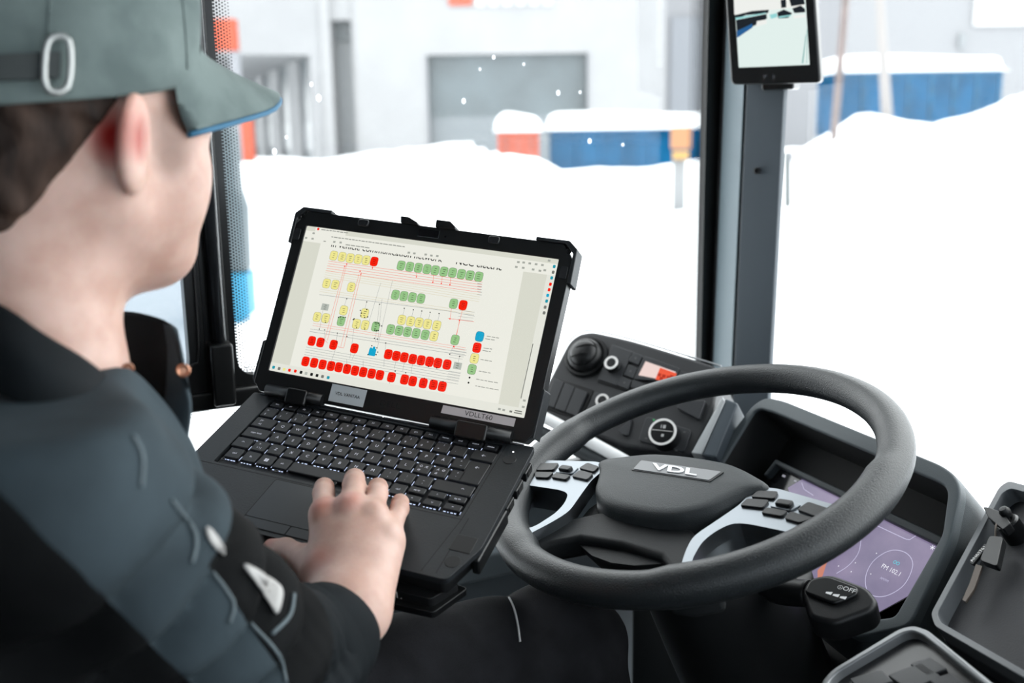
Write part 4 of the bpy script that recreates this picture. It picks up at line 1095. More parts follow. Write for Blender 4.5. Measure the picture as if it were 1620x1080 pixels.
# snow field with ploughed banks
rx = [-200, 340, 520, 620, 690, 760, 800, 860, 890, 930, 1000, 1060, 1115, 1200, 1260, 1330, 1345, 1400, 1450, 1500, 1540, 1583, 1625, 1800]
ry = [255, 246, 252, 240, 228, 226, 240, 252, 268, 262, 263, 254, 250, 240, 235, 190, 182, 190, 199, 187, 172, 152, 165, 150]
rd = [42, 42, 42, 40, 38, 34, 26, 25, 25, 25, 25, 25, 25, 25, 25, 25, 25, 25, 25, 25, 24, 23, 22, 20]
naz, nr = 181, 70
pxs = np.linspace(-900, 2600, naz)
rho = np.concatenate([np.linspace(2.2, 20, 30), np.linspace(20.5, 46, 30), np.linspace(50, 160, 10)])
gv, gf = [], []
bump = rng.rand(naz) - .5
for i, p in enumerate(pxs):
    yy = np.interp(p, rx, ry); dd = np.interp(p, rx, rd)
    wob = 2.0 * math.sin(p * .05) + 1.2 * math.sin(p * .13 + 1)
    zr = zat(p, yy + wob * .6, dd)
    for r in rho:
        s = min(1, max(0, (r - 7) / (dd - 7))); s = s * s * (3 - 2 * s)
        if r <= dd: z = GZ + (zr - GZ) * s
        else: z = max(GZ, zr - min(1.1, (r - dd) * .3))
        z += .05 * math.sin(r * 1.3 + p * .01) * s
        q = at_depth(p, 540, 1.0) - CAM; q = np.array([q[0], q[1]]) / q[1] * r
        gv.append((q[0], q[1], z))
n_ = len(rho)
for i in range(naz - 1):
    for j in range(n_ - 1): gf.append((i * n_ + j, (i + 1) * n_ + j, (i + 1) * n_ + j + 1, i * n_ + j + 1))
tag(pydata('snow_field', gv, gf, SNOW, smooth=True), kind='structure')
# wide snow apron all round the bus so that it also lights the sides that are out of view
tag(pydata('snow_apron', [(-120, -120, GZ - .02), (120, -120, GZ - .02), (120, 150, GZ - .02), (-120, 150, GZ - .02)], [(0, 1, 2, 3)], SNOW), kind='structure')

BW_ = mat('facade_white', (.245, .247, .254), rough=.7, var=.04, vscale=.6)
BG_ = mat('facade_grey', (.19, .195, .21), rough=.7)
BD_ = mat('gate_grey', (.072, .092, .102), rough=.5, var=.2, vscale=.5)
BGL = mat('dark_glazing', (.055, .072, .082), rough=.3)
BGL2 = mat('pale_glazing', (.175, .188, .20), rough=.3)
ORG = mat('orange_panel', (.36, .075, .042), rough=.8, spec=.05)
def wbox(name, x0, x1, y0, y1, z0, z1, m, par, bevel=0):
    return box(name, ((x0 + x1) / 2, (y0 + y1) / 2, (z0 + z1) / 2), (x1 - x0, y1 - y0, z1 - z0), m, par, bevel=bevel)
def xat(px, d): return (at_depth(px, 150, d) - CAM)[0]
D1 = 44.0
b1 = empty('depot_building', (0, 0, 0), 'white depot hall with a wide dark gate and a low glazed wing', 'building')
x0, x1 = xat(566, D1), xat(1052, D1)
g0, g1 = xat(678, D1), xat(929, D1); gz = zat(800, 86, D1)
yb = (at_depth(800, 150, D1))[1]
wbox('wall', x0, g0, yb, yb + 12, GZ, 13, BW_, b1); wbox('wall', g1, x1, yb, yb + 12, GZ, 13, BW_, b1); wbox('wall', g0, g1, yb, yb + 12, gz, 13, BW_, b1)
gt = empty('gate', (0, 0, 0)); gt.parent = b1
nP = 6
for k in range(nP):
    za = GZ + (gz - GZ) * k / nP; zb = GZ + (gz - GZ) * (k + 1) / nP
    wbox('gate_panel', g0, g1, yb + .5, yb + .6, za + .03, zb + .028, BD_ if k > 2 else mat('gate_pale', (.13, .147, .16), rough=.5), gt)
wbox('gate_frame', g0 - .1, g0, yb - .05, yb + .5, GZ, gz, BG_, b1); wbox('gate_frame', g1, g1 + .1, yb - .05, yb + .5, GZ, gz, BG_, b1)
s0, s1 = xat(527, D1), xat(560, D1)
wbox('recess_back', s0, x0, yb + 1.5, yb + 1.6, GZ, zat(540, 33, D1), BGL2, b1); wbox('recess_top', s0, s1, yb + 1.2, yb + 1.5, zat(540, 62, D1), zat(540, 32, D1), BGL, b1)
wbox('recess_lintel', xat(512, D1), x0, yb + .2, yb + 12, zat(540, 33, D1), 13, BW_, b1); wbox('pier', xat(512, D1), s0, yb - .1, yb + 12, GZ, 13, BW_, b1); wbox('pier', s1, x0, yb + .1, yb + 12, GZ, 13, BW_, b1)
for k in range(6): wbox('sign_letter', xat(756 + k * 21, D1), xat(769 + k * 21, D1), yb - .12, yb - .02, zat(800, 12, D1), zat(800, -14, D1), mat('sign_white', (.5, .5, .5), rough=.5), b1)
wbox('sign_emblem', xat(714, D1), xat(750, D1), yb - .12, yb - .02, zat(730, 12, D1), zat(730, -20, D1), ORG, b1)
# the wing runs away to the left
wa = math.radians(-20); wd = np.array([math.sin(wa), math.cos(wa), 0]); wn = np.array([wd[1], -wd[0], 0])
WG = Frame(np.array([xat(513, D1), yb, 0]), wd, wn)
ztop = zat(515, -26, D1); zwin = zat(515, 88, D1)
def wingbox(name, a, b, z0, z1, dep, m, par, off=0):
    c = WG.w(((a + b) / 2, 0, 0)) - wn * (dep / 2 - off); R_ = WG.R
    hx, hd, hz = (b - a) / 2, dep / 2, (z1 - z0) / 2
    v = []
    for i in (-1, 1):
        for j in (-1, 1):
            for kk in (-1, 1):
                q = c + wd * hx * i + wn * hd * j; v.append((q[0], q[1], (z0 + z1) / 2 + hz * kk))
    return pydata(name, v, [(0, 1, 3, 2), (4, 6, 7, 5), (0, 4, 5, 1), (2, 3, 7, 6), (0, 2, 6, 4), (1, 5, 7, 3)], m, par)
wingbox('wing_wall', 0, 46, zwin, ztop, 8, BW_, b1)
def along(px):          # distance along the wing wall where the pixel column meets it
    d = ray(px, 200); A = np.array([[d[0], -wd[0]], [d[1], -wd[1]]]); t = np.linalg.solve(A, WG.o[:2] - CAM[:2]); return t[1]
edges = [(510, 493), (475, 459), (444, 433), (421, 413), (405, 399), (394, 389)]
prev = 0
for a, b in edges:
    A_, B_ = along(a), along(b)
    wingbox('wing_pier', prev, A_, GZ, zwin, .5, BW_, b1)
    wz = zwin - (zwin - GZ) * .52
    wn_ = wingbox('window', A_, B_, wz, zwin, .1, BGL, b1, off=-.25)
    wingbox('window_pane', A_, B_, GZ + 1.3, wz, .1, BGL2, b1, off=-.25)
    wingbox('window_pane', A_, B_, GZ, GZ + 1.3, .1, BGL, b1, off=-.22)
    prev = B_
wingbox('wing_pier', prev, 46, GZ, zwin, .5, BW_, b1)
D2 = 66.0
b2 = empty('far_warehouse', (0, 0, 0), 'pale grey warehouse far behind the blue containers', 'building')
y2 = at_depth(1200, 150, D2)[1]
wbox('wall', xat(1040, D2), xat(1900, D2), y2, y2 + 14, GZ, 11, mat('warehouse_grey', (.205, .208, .22), rough=.7), b2)
wbox('wall_panel', xat(1060, D2), xat(1112, D2), y2 - .2, y2, GZ, zat(1090, 30, D2), mat('warehouse_blue_grey', (.19, .20, .22), rough=.7), b2)
wbox('roof_light', xat(1531, D2), xat(1700, D2), y2 - .25, y2, zat(1600, 42, D2), 10, mat('warehouse_white', (.5, .5, .5), rough=.6), b2)
wbox('wall_vent', xat(1510, D2), xat(1520, D2), y2 - .25, y2, zat(1515, 78, D2), zat(1515, 55, D2), BGL2, b2)

BLU = mat('container_blue', (.002, .056, .128), rough=.8, spec=.05, var=.25, vscale=1.2)
BLU2 = mat('container_blue_frosted', (.012, .075, .145), rough=.8, spec=.05, var=.35, vscale=3)
def snowcap(par, x0, x1, y0, y1, z, h, name='snow_cap'):
    nx, ny = 28, 8; v, f = [], []
    for i in range(nx + 1):
        for j in range(ny + 1):
            u, w_ = i / nx, j / ny
            e = min(u, 1 - u) * (x1 - x0) / .35; g = min(w_, 1 - w_) * (y1 - y0) / .35
            k = math.sqrt(max(0, 1 - (1 - min(1, e)) ** 2)) * math.sqrt(max(0, 1 - (1 - min(1, g)) ** 2))
            v.append((x0 + u * (x1 - x0), y0 + w_ * (y1 - y0), z + h * k * (1 + .12 * math.sin(5 * u + 2 * w_))))
    for i in range(nx):
        for j in range(ny): a = i * (ny + 1) + j; f.append((a, a + ny + 1, a + ny + 2, a + 1))
    b0 = len(v)
    rim = [i * (ny + 1) for i in range(nx + 1)] + [nx * (ny + 1) + j for j in range(1, ny + 1)] + [i * (ny + 1) + ny for i in range(nx - 1, -1, -1)] + [j for j in range(ny - 1, 0, -1)]
    for i in rim: v.append((v[i][0], v[i][1], z - .02))
    m = len(rim)
    for k in range(m): f.append((rim[k], rim[(k + 1) % m], b0 + (k + 1) % m, b0 + k))
    f.append(tuple(b0 + k for k in range(m)))
    return pydata(name, v, f, SNOW, par, smooth=True)
def container(name, label, pa, pb, yt, d, dep, zb, body, ribm, cap, nrib=9, ypost=True):
    xa, xb = xat(pa, d), xat(pb, d); yy = at_depth((pa + pb) / 2, 150, d)[1]; zt_ = zat((pa + pb) / 2, yt, d)
    c = empty(name, ((xa + xb) / 2, yy + dep / 2, zb), label, 'container')
    def cb(n, x0, x1, y0, y1, z0, z1, m, bevel=0):
        o = wbox(n, x0, x1, y0, y1, z0, z1, m, c, bevel); o.data.transform(Matrix.Translation((-c.location.x, -c.location.y, -c.location.z))); return o
    cb('body', xa + .06, xb - .06, yy + .06, yy + dep - .06, zb, zt_ - .05, body)
    cb('top_rail', xa, xb, yy, yy + dep, zt_ - .14, zt_, ribm, .02)
    for k in range(nrib):
        x = xa + .05 + (xb - xa - .1) * k / (nrib - 1)
        cb('rib', x - .045, x + .045, yy, yy + .1, zb, zt_ - .1, ribm, .01)
    s = snowcap(c, xa - .10, xb + .10, yy - .15, yy + dep + .1, zt_, cap); s.data.transform(Matrix.Translation((-c.location.x, -c.location.y, -c.location.z)))
    return c
container('blue_container', 'snow-topped blue container behind the bank, right of the windscreen pillar', 1327, 1585, 112, 30, 2.4, zat(1450, 215, 30), BLU, BLU2, .42, 8)
container('blue_container', 'snow-topped blue container beside the orange one, left of the windscreen pillar', 870, 1150, 203, 28, 2.3, zat(980, 285, 28), BLU, BLU, .42, 8)
container('orange_container', 'small orange container half buried in snow beside a blue one', 786, 852, 207, 28.0, 2.3, zat(820, 270, 28.5), mat('container_orange', (.30, .085, .06), rough=.8, spec=.05, var=.2, vscale=2), ORG, .45, 4)

POLE = mat('pole_wood', (.13, .10, .095), rough=.8, var=.2, vscale=4)
POLG = mat('pole_pale', (.22, .205, .20), rough=.7)
def pole(name, label, a, b, ra, rb, d, m, extra=None):
    A = at_depth(*a, d); B = at_depth(*b, d); A[1] = B[1]
    p = empty(name, A, label, 'pole')
    tube('shaft', [(0, 0, -.4), tuple(B - A)], [ra, rb], m, p, n=14)
    return p
pole('wooden_pole', 'thin brown upright pole left of the blue container', (1334, 262), (1343, -60), .085, .075, 21, POLE)
pole('leaning_pole', 'pale leaning pole in front of the blue container', (1427, 205), (1388, -60), .14, .08, 23, POLG)
p = pole('marker_post', 'short dark marker post in the snow right of the pillar', (1250, 278), (1246, 240), .05, .05, 13, mat('post_dark', (.10, .11, .11), rough=.6))
tube('marker_cap', [(0, 0, .18), (0, 0, .30)], [.065, .05], BG_, p, n=10)
A = at_depth(1074, 312, 17); sg = empty('warning_sign', A, 'orange warning sign on a grey post before the blue container', 'sign')
k_ = 17 / FPX
tube('post', [(0, 0, -.3), (0, 0, 62 * k_)], 11 * k_ , mat('post_grey', (.19, .195, .20), rough=.6), sg, n=14)
SO = mat('sign_orange', (.30, .14, .062), rough=.5)
box('sign_plate', (0, -.12, 92 * k_), (33 * k_, .05, 34 * k_), SO, sg, bevel=.03)
box('sign_subplate', (0, -.12, 66 * k_), (27 * k_, .05, 13 * k_), mat('sign_amber', (.34, .2, .06), rough=.5), sg, bevel=.02)
# orange pylon at the far left and a cabinet close to the bus
DP = 38.0; yp = at_depth(360, 150, DP)[1]
py_ = empty('orange_pylon', (xat(368, DP), yp, GZ), 'tall orange pylon sign at the far left edge of the side window', 'sign')
def loc_(o, e): o.data.transform(Matrix.Translation(-e.location)); return o
loc_(wbox('pylon_head', xat(330, DP), xat(377, DP), yp, yp + .6, zat(360, 80, DP), zat(360, 32, DP), ORG, py_), py_)
loc_(wbox('pylon_leg', xat(378, DP), xat(393, DP), yp, yp + .5, GZ, zat(385, 188, DP), ORG, py_), py_)
loc_(wbox('pylon_link', xat(366, DP), xat(380, DP), yp + .1, yp + .4, GZ, zat(360, 82, DP), BG_, py_), py_)
DCb = 11.5; yc_ = at_depth(360, 300, DCb)[1]
CBF = Frame(np.array([xat(355, DCb), yc_, 0]), [1, 0, 0], [0, -1, 0])
cabn = empty('roadside_cabinet', CBF, 'dark slate roadside cabinet with a bright blue lower part beside the window post', 'cabinet')
cq = [tuple(CBF.px(a, b)[:2]) for a, b in ((300, 430), (388, 430), (384, 330), (374, 300), (366, 215), (352, 185), (300, 170))]
prism('cabinet_top', cq, -.35, 0, mat('cabinet_slate', (.055, .075, .085), rough=.6), cabn, bevel=.02)
cq = [tuple(CBF.px(a, b)[:2]) for a, b in ((300, 432), (391, 432), (395, 500), (372, 518), (300, 520))]
prism('cabinet_base', cq, -.38, .02, mat('cabinet_blue', (.01, .16, .27), rough=.5), cabn, bevel=.02)

# ================================================================== PERSON
HA = math.radians(33); HP = math.radians(-9)
_fc = np.array([math.sin(HA), math.cos(HA), 0]); _rt = np.array([math.cos(HA), -math.sin(HA), 0])
_fw = nrm(_fc * math.cos(HP) + Z * math.sin(HP))
_roll = math.radians(0)
_upv = np.cross(_rt, _fw)
HR = np.stack([_rt, _fw, _upv], 1)                       # local x right ear, y face, z crown
EAR = np.array([.081, -.004, -.012])
HS = 1.0
HO = at_depth(212, 226, .70) - HR @ EAR * HS
def H(p): return HO + HR @ (np.asarray(p, float) * HS)
def Hl(P): return ((P - HO) @ HR) / HS
NECK = at_depth(44, 560, .735)

def sd_head(Q):
    """Q in head units"""
    d = s_ell(Q, (0, -.015, .035), (.076, .099, .088))
    d = smin(d, s_ell(Q, (0, .032, -.03), (.063, .070, .082)), .04)
    d = smin(d, s_ell(Q, (0, .050, -.080), (.042, .040, .030)), .03)
    for s in (-1, 1):
        d = smin(d, s_cone(Q, (s * .054, .002, -.052), (s * .026, .066, -.084), .022, .020), .03)
        d = smin(d, s_ell(Q, (s * .045, .055, -.030), (.029, .031, .044)), .02)
        d = smin(d, s_cone(Q, (s * .045, .078, .014), (s * .010, .094, .016), .010, .010), .018)
        d = smax(d, -s_ell(Q, (s * .031, .104, -.004), (.019, .016, .012)), .012)
        d = smin(d, s_ell(Q, (s * .031, .083, -.005), (.0125, .0125, .0125)), .003)
    d = smin(d, s_cone(Q, (0, .094, .004), (0, .114, -.034), .008, .0125), .014)
    d = smin(d, s_ell(Q, (0, .094, -.066), (.023, .011, .006)), .006)
    d = smin(d, s_ell(Q, (0, .091, -.076), (.019, .011, .007)), .006)
    for s in (-1, 1):
        c = np.array([s * .083, -.006, -.012])
        ca, sa = math.cos(s * .5), math.sin(s * .5)
        Re = np.array([[ca, -sa, 0], [sa, ca, 0], [0, 0, 1]])
        e = s_ell(Q, c, (.0085, .020, .034), Re)
        e = smax(e, -s_ell(Q, c + np.array([s * .009, .006, .002]), (.007, .013, .022), Re), .004)
        d = smin(d, e, .007)
    return d
WR = LF.w(LF.px(550, 985, .018))                          # wrist
EL = at_depth(425, 1070, .80)                            # elbow
SHR = at_depth(70, 800, .60)
def LJ(a, b, h): return LF.w(LF.px(a, b, h))
fing = {}
def finger(mcp, pip, tip_h, r, mid_h=None):
    A = LJ(*mcp); B = LJ(*pip); T = LJ(pip[0] + 1, pip[1] - 1, tip_h)
    M_ = LJ(pip[0] + 1, pip[1] - 9, (pip[2] + tip_h) * .5 + .004)
    return [A, B, M_, T], r
FG = [finger((513, 812, .050), (512, 780, .044), .008, .0098), finger((555, 804, .056), (560, 766, .050), .008, .0102),
      finger((590, 815, .050), (597, 780, .042), .008, .0096), finger((614, 852, .038), (632, 804, .029), .007, .0086)]
TH = [LJ(508, 905, .026), LJ(482, 884, .010), LJ(452, 870, -.002), LJ(430, 866, -.008)]
WL_, WR_ = LJ(530, 952, .022), LJ(572, 954, .026)
def sd_hand(P):
    d = None
    for (A, B, M_, T), r in FG:
        f = smin(s_cone(P, A, B, r * 1.08, r), s_cone(P, B, M_, r, r * .92), .004)
        f = smin(f, s_cone(P, M_, T, r * .92, r * .78), .004)
        d = f if d is None else np.minimum(d, f)
    palm = None
    for ((A, B, M_, T), r), wq, ww in zip(FG, (0.0, .35, .7, 1.0), (1, 1, 1, 1)):
        w0 = WL_ * (1 - wq) + WR_ * wq
        c = s_cone(P, w0 - LF.z * .004, A - LF.z * .006, .021, .0145)
        palm = c if palm is None else smin(palm, c, .022)
    d = smin(d, palm, .009)
    t = smin(s_cone(P, TH[0], TH[1], .019, .0135), s_cone(P, TH[1], TH[2], .0125, .0112), .005)
    t = smin(t, s_cone(P, TH[2], TH[3], .0112, .0088), .004)
    d = smin(d, t, .012)
    for ((A, B, M_, T), r) in FG: d = smin(d, s_ell(P, A + LF.z * .003, (.0095, .0095, .0085)), .008)
    return d
TOR = NECK + np.array([-.03, .02, -.12])
def sd_body(P):
    Q = Hl(P)
    d = sd_head(Q) * HS
    d = smin(d, s_cone(P, H((0, -.028, -.045)), NECK + np.array([0, .0, -.02]), .056, .060), .035)
    d = smin(d, s_cone(P, H((.030, -.02, -.055)), NECK + .030 * _fc + np.array([0, 0, -.035]), .014, .014), .03)
    d = smin(d, s_cone(P, NECK + np.array([0, 0, -.03]), TOR, .055, .09), .04)
    d = smin(d, s_cone(P, TOR + np.array([0, 0, .02]), SHR, .05, .045), .05)
    d = smin(d, s_cone(P, SHR, EL, .036, .030), .03)
    fa = smin(s_cone(P, EL, WR_ * .5 + WL_ * .5 + (EL - WR) * .12, .030, .028), s_cone(P, EL, WR, .028, .024), .02)
    d = smin(d, fa, .03)
    return smin(d, sd_hand(P), .02)
pb = empty('person', (NECK[0], NECK[1], .46), 'person in grey-green cap and slate jacket seated at the wheel, typing on the laptop', 'person')
def wparent(o, par=pb):
    o.parent = par; o.matrix_parent_inverse = par.matrix_world.inverted(); return o
bpy.context.view_layer.update()
SKIN = mat('skin', (.50, .305, .245), rough=.5, sss=.2, col2=(.62, .42, .355), vscale=34, bump=.12, bscale=420)
V_, F_ = polygonize(sd_body, (-.52, .45, .60), (0.02, 1.12, 1.36), .0022, 5)
V_ = relax(V_, F_, 2, .4)
body_o = wparent(np_mesh('body', V_, F_, SKIN))
# blood in ear rim and knuckles, painted ear-crease shadow, sideburn: tint by place on the body
nt = SKIN.node_tree; bs_ = nt.nodes['Principled BSDF']
src_link = bs_.inputs['Base Color'].links[0].from_socket
geo = nt.nodes.new('ShaderNodeNewGeometry')
cur = src_link
def skin_tint(center, radius, col, fac):
    global cur
    vd = nt.nodes.new('ShaderNodeVectorMath'); vd.operation = 'DISTANCE'; vd.inputs[1].default_value = tuple(center)
    nt.links.new(geo.outputs['Position'], vd.inputs[0])
    mr = nt.nodes.new('ShaderNodeMapRange'); mr.inputs['From Min'].default_value = radius * .35; mr.inputs['From Max'].default_value = radius
    mr.inputs['To Min'].default_value = fac; mr.inputs['To Max'].default_value = 0.0
    nt.links.new(vd.outputs['Value'], mr.inputs['Value'])
    mx = nt.nodes.new('ShaderNodeMixRGB'); mx.inputs[2].default_value = (*col, 1)
    nt.links.new(mr.outputs[0], mx.inputs[0]); nt.links.new(cur, mx.inputs[1]); cur = mx.outputs[0]
skin_tint(H((.094, -.014, .0)), .034, (.62, .20, .15), .35)
skin_tint(H((.078, -.014, -.010)), .024, (.34, .012, .008), 1.0)  # shadow in the crease behind the ear, painted dark red
skin_tint(H((.073, .036, .006)), .030, (.16, .085, .06), .8)
skin_tint(H((.070, .034, -.018)), .020, (.20, .11, .08), .7)
for (A, B, M_, T), r in FG[:2]: skin_tint(A + LF.z * .012, .017, (.48, .17, .13), .6)
skin_tint(LJ(505, 890, .045), .02, (.45, .16, .12), .55)
skin_tint(TH[3], .02, (.5, .16, .11), .5)
nt.links.new(cur, bs_.inputs['Base Color'])

# hair under the cap
HAIR = mat('hair_brown', (.016, .010, .008), rough=.7, spec=.2, col2=(.055, .033, .024), vscale=60, bump=.9, bscale=160, stretch=(1, 1, .25))
CZ = .022
def sd_hair(P):
    Q = Hl(P)
    base = s_ell(Q, (0, -.016, .030), (.0805, .1025, .094))
    base = smin(base, s_ell(Q, (0, -.060, -.035), (.060, .050, .060)), .03)
    base = base + .0012 * np.sin(Q[:, 0] * 300 + 3 * np.sin(Q[:, 2] * 90)) + .0010 * np.sin(Q[:, 1] * 260 + 2 * np.sin(Q[:, 2] * 120))
    # hairline: behind the ear and down to the nape, plus a short sideburn
    y, z = Q[:, 1], Q[:, 2]
    front = np.maximum(y - (-.020 + .55 * np.minimum(z - .005, .03)), -(z + .098))
    reg = front
    reg = np.maximum(reg, z - (CZ + .004 + .026 * (y + .012) / .108))
    return smax(base, reg * .9, .006) * HS
V2, F2 = polygonize(sd_hair, H((0, 0, 0)) - .19, H((0, 0, 0)) + .19, .0026, 4)
wparent(np_mesh('hair', V2, F2, HAIR))

# cap: crown, peak, strap and buckle
CAPM = mat('cap_cloth', (.105, .135, .132), rough=.85, spec=.15, col2=(.165, .205, .198), vscale=22, bump=.35, bscale=700)
capo = empty('cap', H((0, 0, .06))); wparent(capo); bpy.context.view_layer.update()
def cparent(o): o.parent = capo; o.matrix_parent_inverse = capo.matrix_world.inverted(); return o
CZ = .022                                              # lower edge of the crown in head units
def edge_rise(k): return .026 * k + .016 * max(0, k) ** 2
def crown_pt(t, u):
    """t azimuth from the right ear round the face, u 0 edge to 1 top"""
    ph = u * math.pi / 2
    k = math.cos(ph) ** .55 if u < 1 else 0
    wob = 1 + .012 * math.sin(5 * t + 9 * u) * (1 - u) + .008 * math.sin(11 * t - 6 * u)
    x = .0865 * k * math.cos(t) * wob; y = -.012 + .108 * k * math.sin(t) * wob
    yk = (y + .012) / .108
    z = CZ + edge_rise(yk) + (.115 + .004 * yk) * math.sin(ph) ** .8 * 1.0
    return H((x, y, z))
nT, nU = 72, 18
rings = [[H(((.0855) * math.cos(t), -.012 + .107 * math.sin(t), CZ - .004 + edge_rise(math.sin(t)))) for t in [2 * math.pi * k / nT for k in range(nT)]]]
rings += [[crown_pt(2 * math.pi * k / nT, u) for k in range(nT)] for u in np.linspace(0, .97, nU)]
cparent(loft('crown', rings, CAPM))
# stitched panel seams
for t in (math.pi * .5 + k * math.pi / 3 for k in range(6)):
    cparent(tube('crown_seam', [crown_pt(t, u) + .0006 * nrm(crown_pt(t, u) - H((0, 0, .04))) for u in np.linspace(.02, .95, 14)], .0005, CAPM, n=6))
# peak
top, bot = [], []
na, nb = 25, 9
v, f = [], []
for side_, dz in ((0, .0022), (1, -.0022)):
    for i in range(na):
        t = math.radians(22 + 136 * i / (na - 1))
        for j in range(nb):
            s = j / (nb - 1)
            xi, yi = .0855 * math.cos(t), -.012 + .107 * math.sin(t)
            xo, yo = .088 * math.cos(t) * (1 - .10 * s), -.012 + (.107 + .098 * s * min(1, (math.sin(t) * 1.25)) ** .8) * math.sin(t)
            x = xi + (xo - xi) * s; y = yi + (yo - yi) * s
            z = CZ + edge_rise(math.sin(t)) + .004 + .012 * math.sin(t) - .022 * s - 3.2 * x * x * s
            v.append(H((x, y, z + dz)))
idx = lambda a, i, j: a * na * nb + i * nb + j
for i in range(na - 1):
    for j in range(nb - 1):
        f.append((idx(0, i, j), idx(0, i, j + 1), idx(0, i + 1, j + 1), idx(0, i + 1, j)))
        f.append((idx(1, i, j), idx(1, i + 1, j), idx(1, i + 1, j + 1), idx(1, i, j + 1)))
for i in range(na - 1):
    for j in (0, nb - 1): f.append((idx(0, i, j), idx(0, i + 1, j), idx(1, i + 1, j), idx(1, i, j)))
for i in (0, na - 1):
    for j in range(nb - 1): f.append((idx(0, i, j), idx(0, i, j + 1), idx(1, i, j + 1), idx(1, i, j)))
bm = bmesh.new(); bv = [bm.verts.new(tuple(p)) for p in v]
for q in f: bm.faces.new([bv[i] for i in q])
pk = cparent(from_bm('peak', bm, CAPM, smooth=True))
edge = [v[idx(1, i, nb - 1)] for i in range(na)]
cparent(tube('peak_edge', edge, .0022, mat('peak_blue', (.02, .13, .24), rough=.6), n=8))
# strap at the back with its buckle
def band(t, dz, off): return H(((.0865 + off) * math.cos(t), -.012 + (.108 + off) * math.sin(t), CZ + edge_rise(math.sin(t)) + dz))
v, f = [], []
ts = np.linspace(math.radians(-120), math.radians(-26), 24)
for t in ts:
    for dz, off in ((.010, .002), (.026, .002), (.026, .0055), (.010, .0055)): v.append(band(t, dz, off))
for i in range(len(ts) - 1):
    for k in range(4): f.append((i * 4 + k, i * 4 + (k + 1) % 4, i * 4 + 4 + (k + 1) % 4, i * 4 + 4 + k))
cparent(pydata('strap', v, f, mat('strap_dark', (.04, .047, .047), rough=.8)))
tb = math.radians(-27)
BUCK = mat('buckle_metal', (.45, .46, .45), rough=.35, metal=.7)
loop = [band(tb - .055, .004, .008), band(tb + .055, .004, .008), band(tb + .055, .032, .007), band(tb - .055, .032, .007)]
cparent(tube('buckle', smooth_path(loop, 4, closed=True), .0022, BUCK, n=8, closed=True))

# ---- jacket
JGREY = mat('jacket_slate', (.038, .052, .061), rough=.85, var=.18, vscale=14, bump=.5, bscale=900, spec=.12)
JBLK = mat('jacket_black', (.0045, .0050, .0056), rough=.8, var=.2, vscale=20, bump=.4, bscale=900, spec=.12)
JDARK = mat('jacket_dark', (.009, .0115, .0135), rough=.8, var=.2, vscale=16, bump=.4, bscale=900, spec=.12)
REFL = mat('reflective_tape', (.40, .39, .38), rough=.4, bump=.2, bscale=1500)
JS = at_depth(66, 770, .60); JE = at_depth(425, 1072, .80)
JW = WR + nrm(EL - WR) * .026
_ax = nrm(JE - JS); _al = np.linalg.norm(JE - JS)
_e1 = nrm(np.cross(_ax, [0, 0, 1.0])); _e2 = np.cross(_ax, _e1)
def folds(P):
    q = P - JS; t = (q @ _ax) / _al; a = np.arctan2(q @ _e2, q @ _e1)
    w_ = np.clip(t * 4, 0, 1) * np.clip((1.25 - t) * 4, 0, 1)
    ph = t * 5.2 + .18 * np.sin(2 * a + .5) + .10 * np.sin(3 * a + t * 7)
    r = np.abs(np.sin(math.pi * ph)) ** .7 - .6
    return .025 * r * w_
def sd_jacket(P):
    d = s_cone(P, NECK + np.array([0, .0, -.075]), JS, .062, .068)
    arm = s_cone(P, JS, JE, .066, .056) - folds(P)
    d = smin(d, arm, .03)
    fa = s_cone(P, JE, JW, .060, .046)
    q = P - JE; tf = (q @ (JW - JE)) / ((JW - JE) @ (JW - JE))
    fa = fa - .004 * np.sin(tf * 26 + 2 * np.sin(P[:, 2] * 40)) * np.clip((1 - tf) * 3, 0, 1)
    d = smin(d, fa, .025)
    ch = s_cone(P, at_depth(128, 790, .745), at_depth(180, 925, .76), .080, .082)
    ch = smin(ch, s_cone(P, at_depth(180, 925, .76), at_depth(200, 1250, .78), .082, .12), .05)
    ch = ch - .005 * np.sin(P[:, 2] * 70 + 4 * np.sin(P[:, 0] * 25))
    d = smin(d, ch, .03)
    d = smin(d, s_cone(P, at_depth(190, 980, .84), at_depth(350, 985, .93), .085, .070), .03)
    bk = s_cone(P, at_depth(-60, 740, .70), at_depth(-40, 1300, .72), .115, .14)
    d = smin(d, bk, .05)
    d = smax(d, (P[:, 2] - (NECK[2] - .005)), .01)
    cut = s_cone(P, NECK + np.array([0, 0, .1]), NECK + np.array([0.01, 0.01, -.05]), .060, .058)
    return smax(d, -cut, .01)
V3, F3 = polygonize(sd_jacket, (-.62, .38, .44), (0.05, 1.10, 1.12), .0038, 4, slack=4.0)
V3 = relax(V3, F3, 2, .5)
fc = V3[F3].mean(1); e1_ = V3[F3[:, 2]] - V3[F3[:, 0]]; e2_ = V3[F3[:, 3]] - V3[F3[:, 1]]
fn_ = np.cross(e1_, e2_); fn_ /= np.linalg.norm(fn_, axis=1)[:, None] + 1e-12
qd = nrm([1.0, .25, -.12])
tarm = ((fc - JE) @ (JW - JE)) / ((JW - JE) @ (JW - JE))
dfore = s_cone(fc, JE, JW, .060, .048); darm = s_cone(fc, JS, JE, .066, .056)
fore = (tarm > .12) & (dfore < .016) & (dfore < darm + .003)
chest = s_cone(fc, at_depth(128, 790, .745), at_depth(180, 925, .76), .080, .082) < np.minimum(darm, dfore) - .002
hh = np.clip(((fc - JS) @ _ax) / _al, 0, 1)
rad = fc - (JS + hh[:, None] * _al * _ax); rad /= np.linalg.norm(rad, axis=1)[:, None] + 1e-9
onarm = (darm < .02) & ~chest
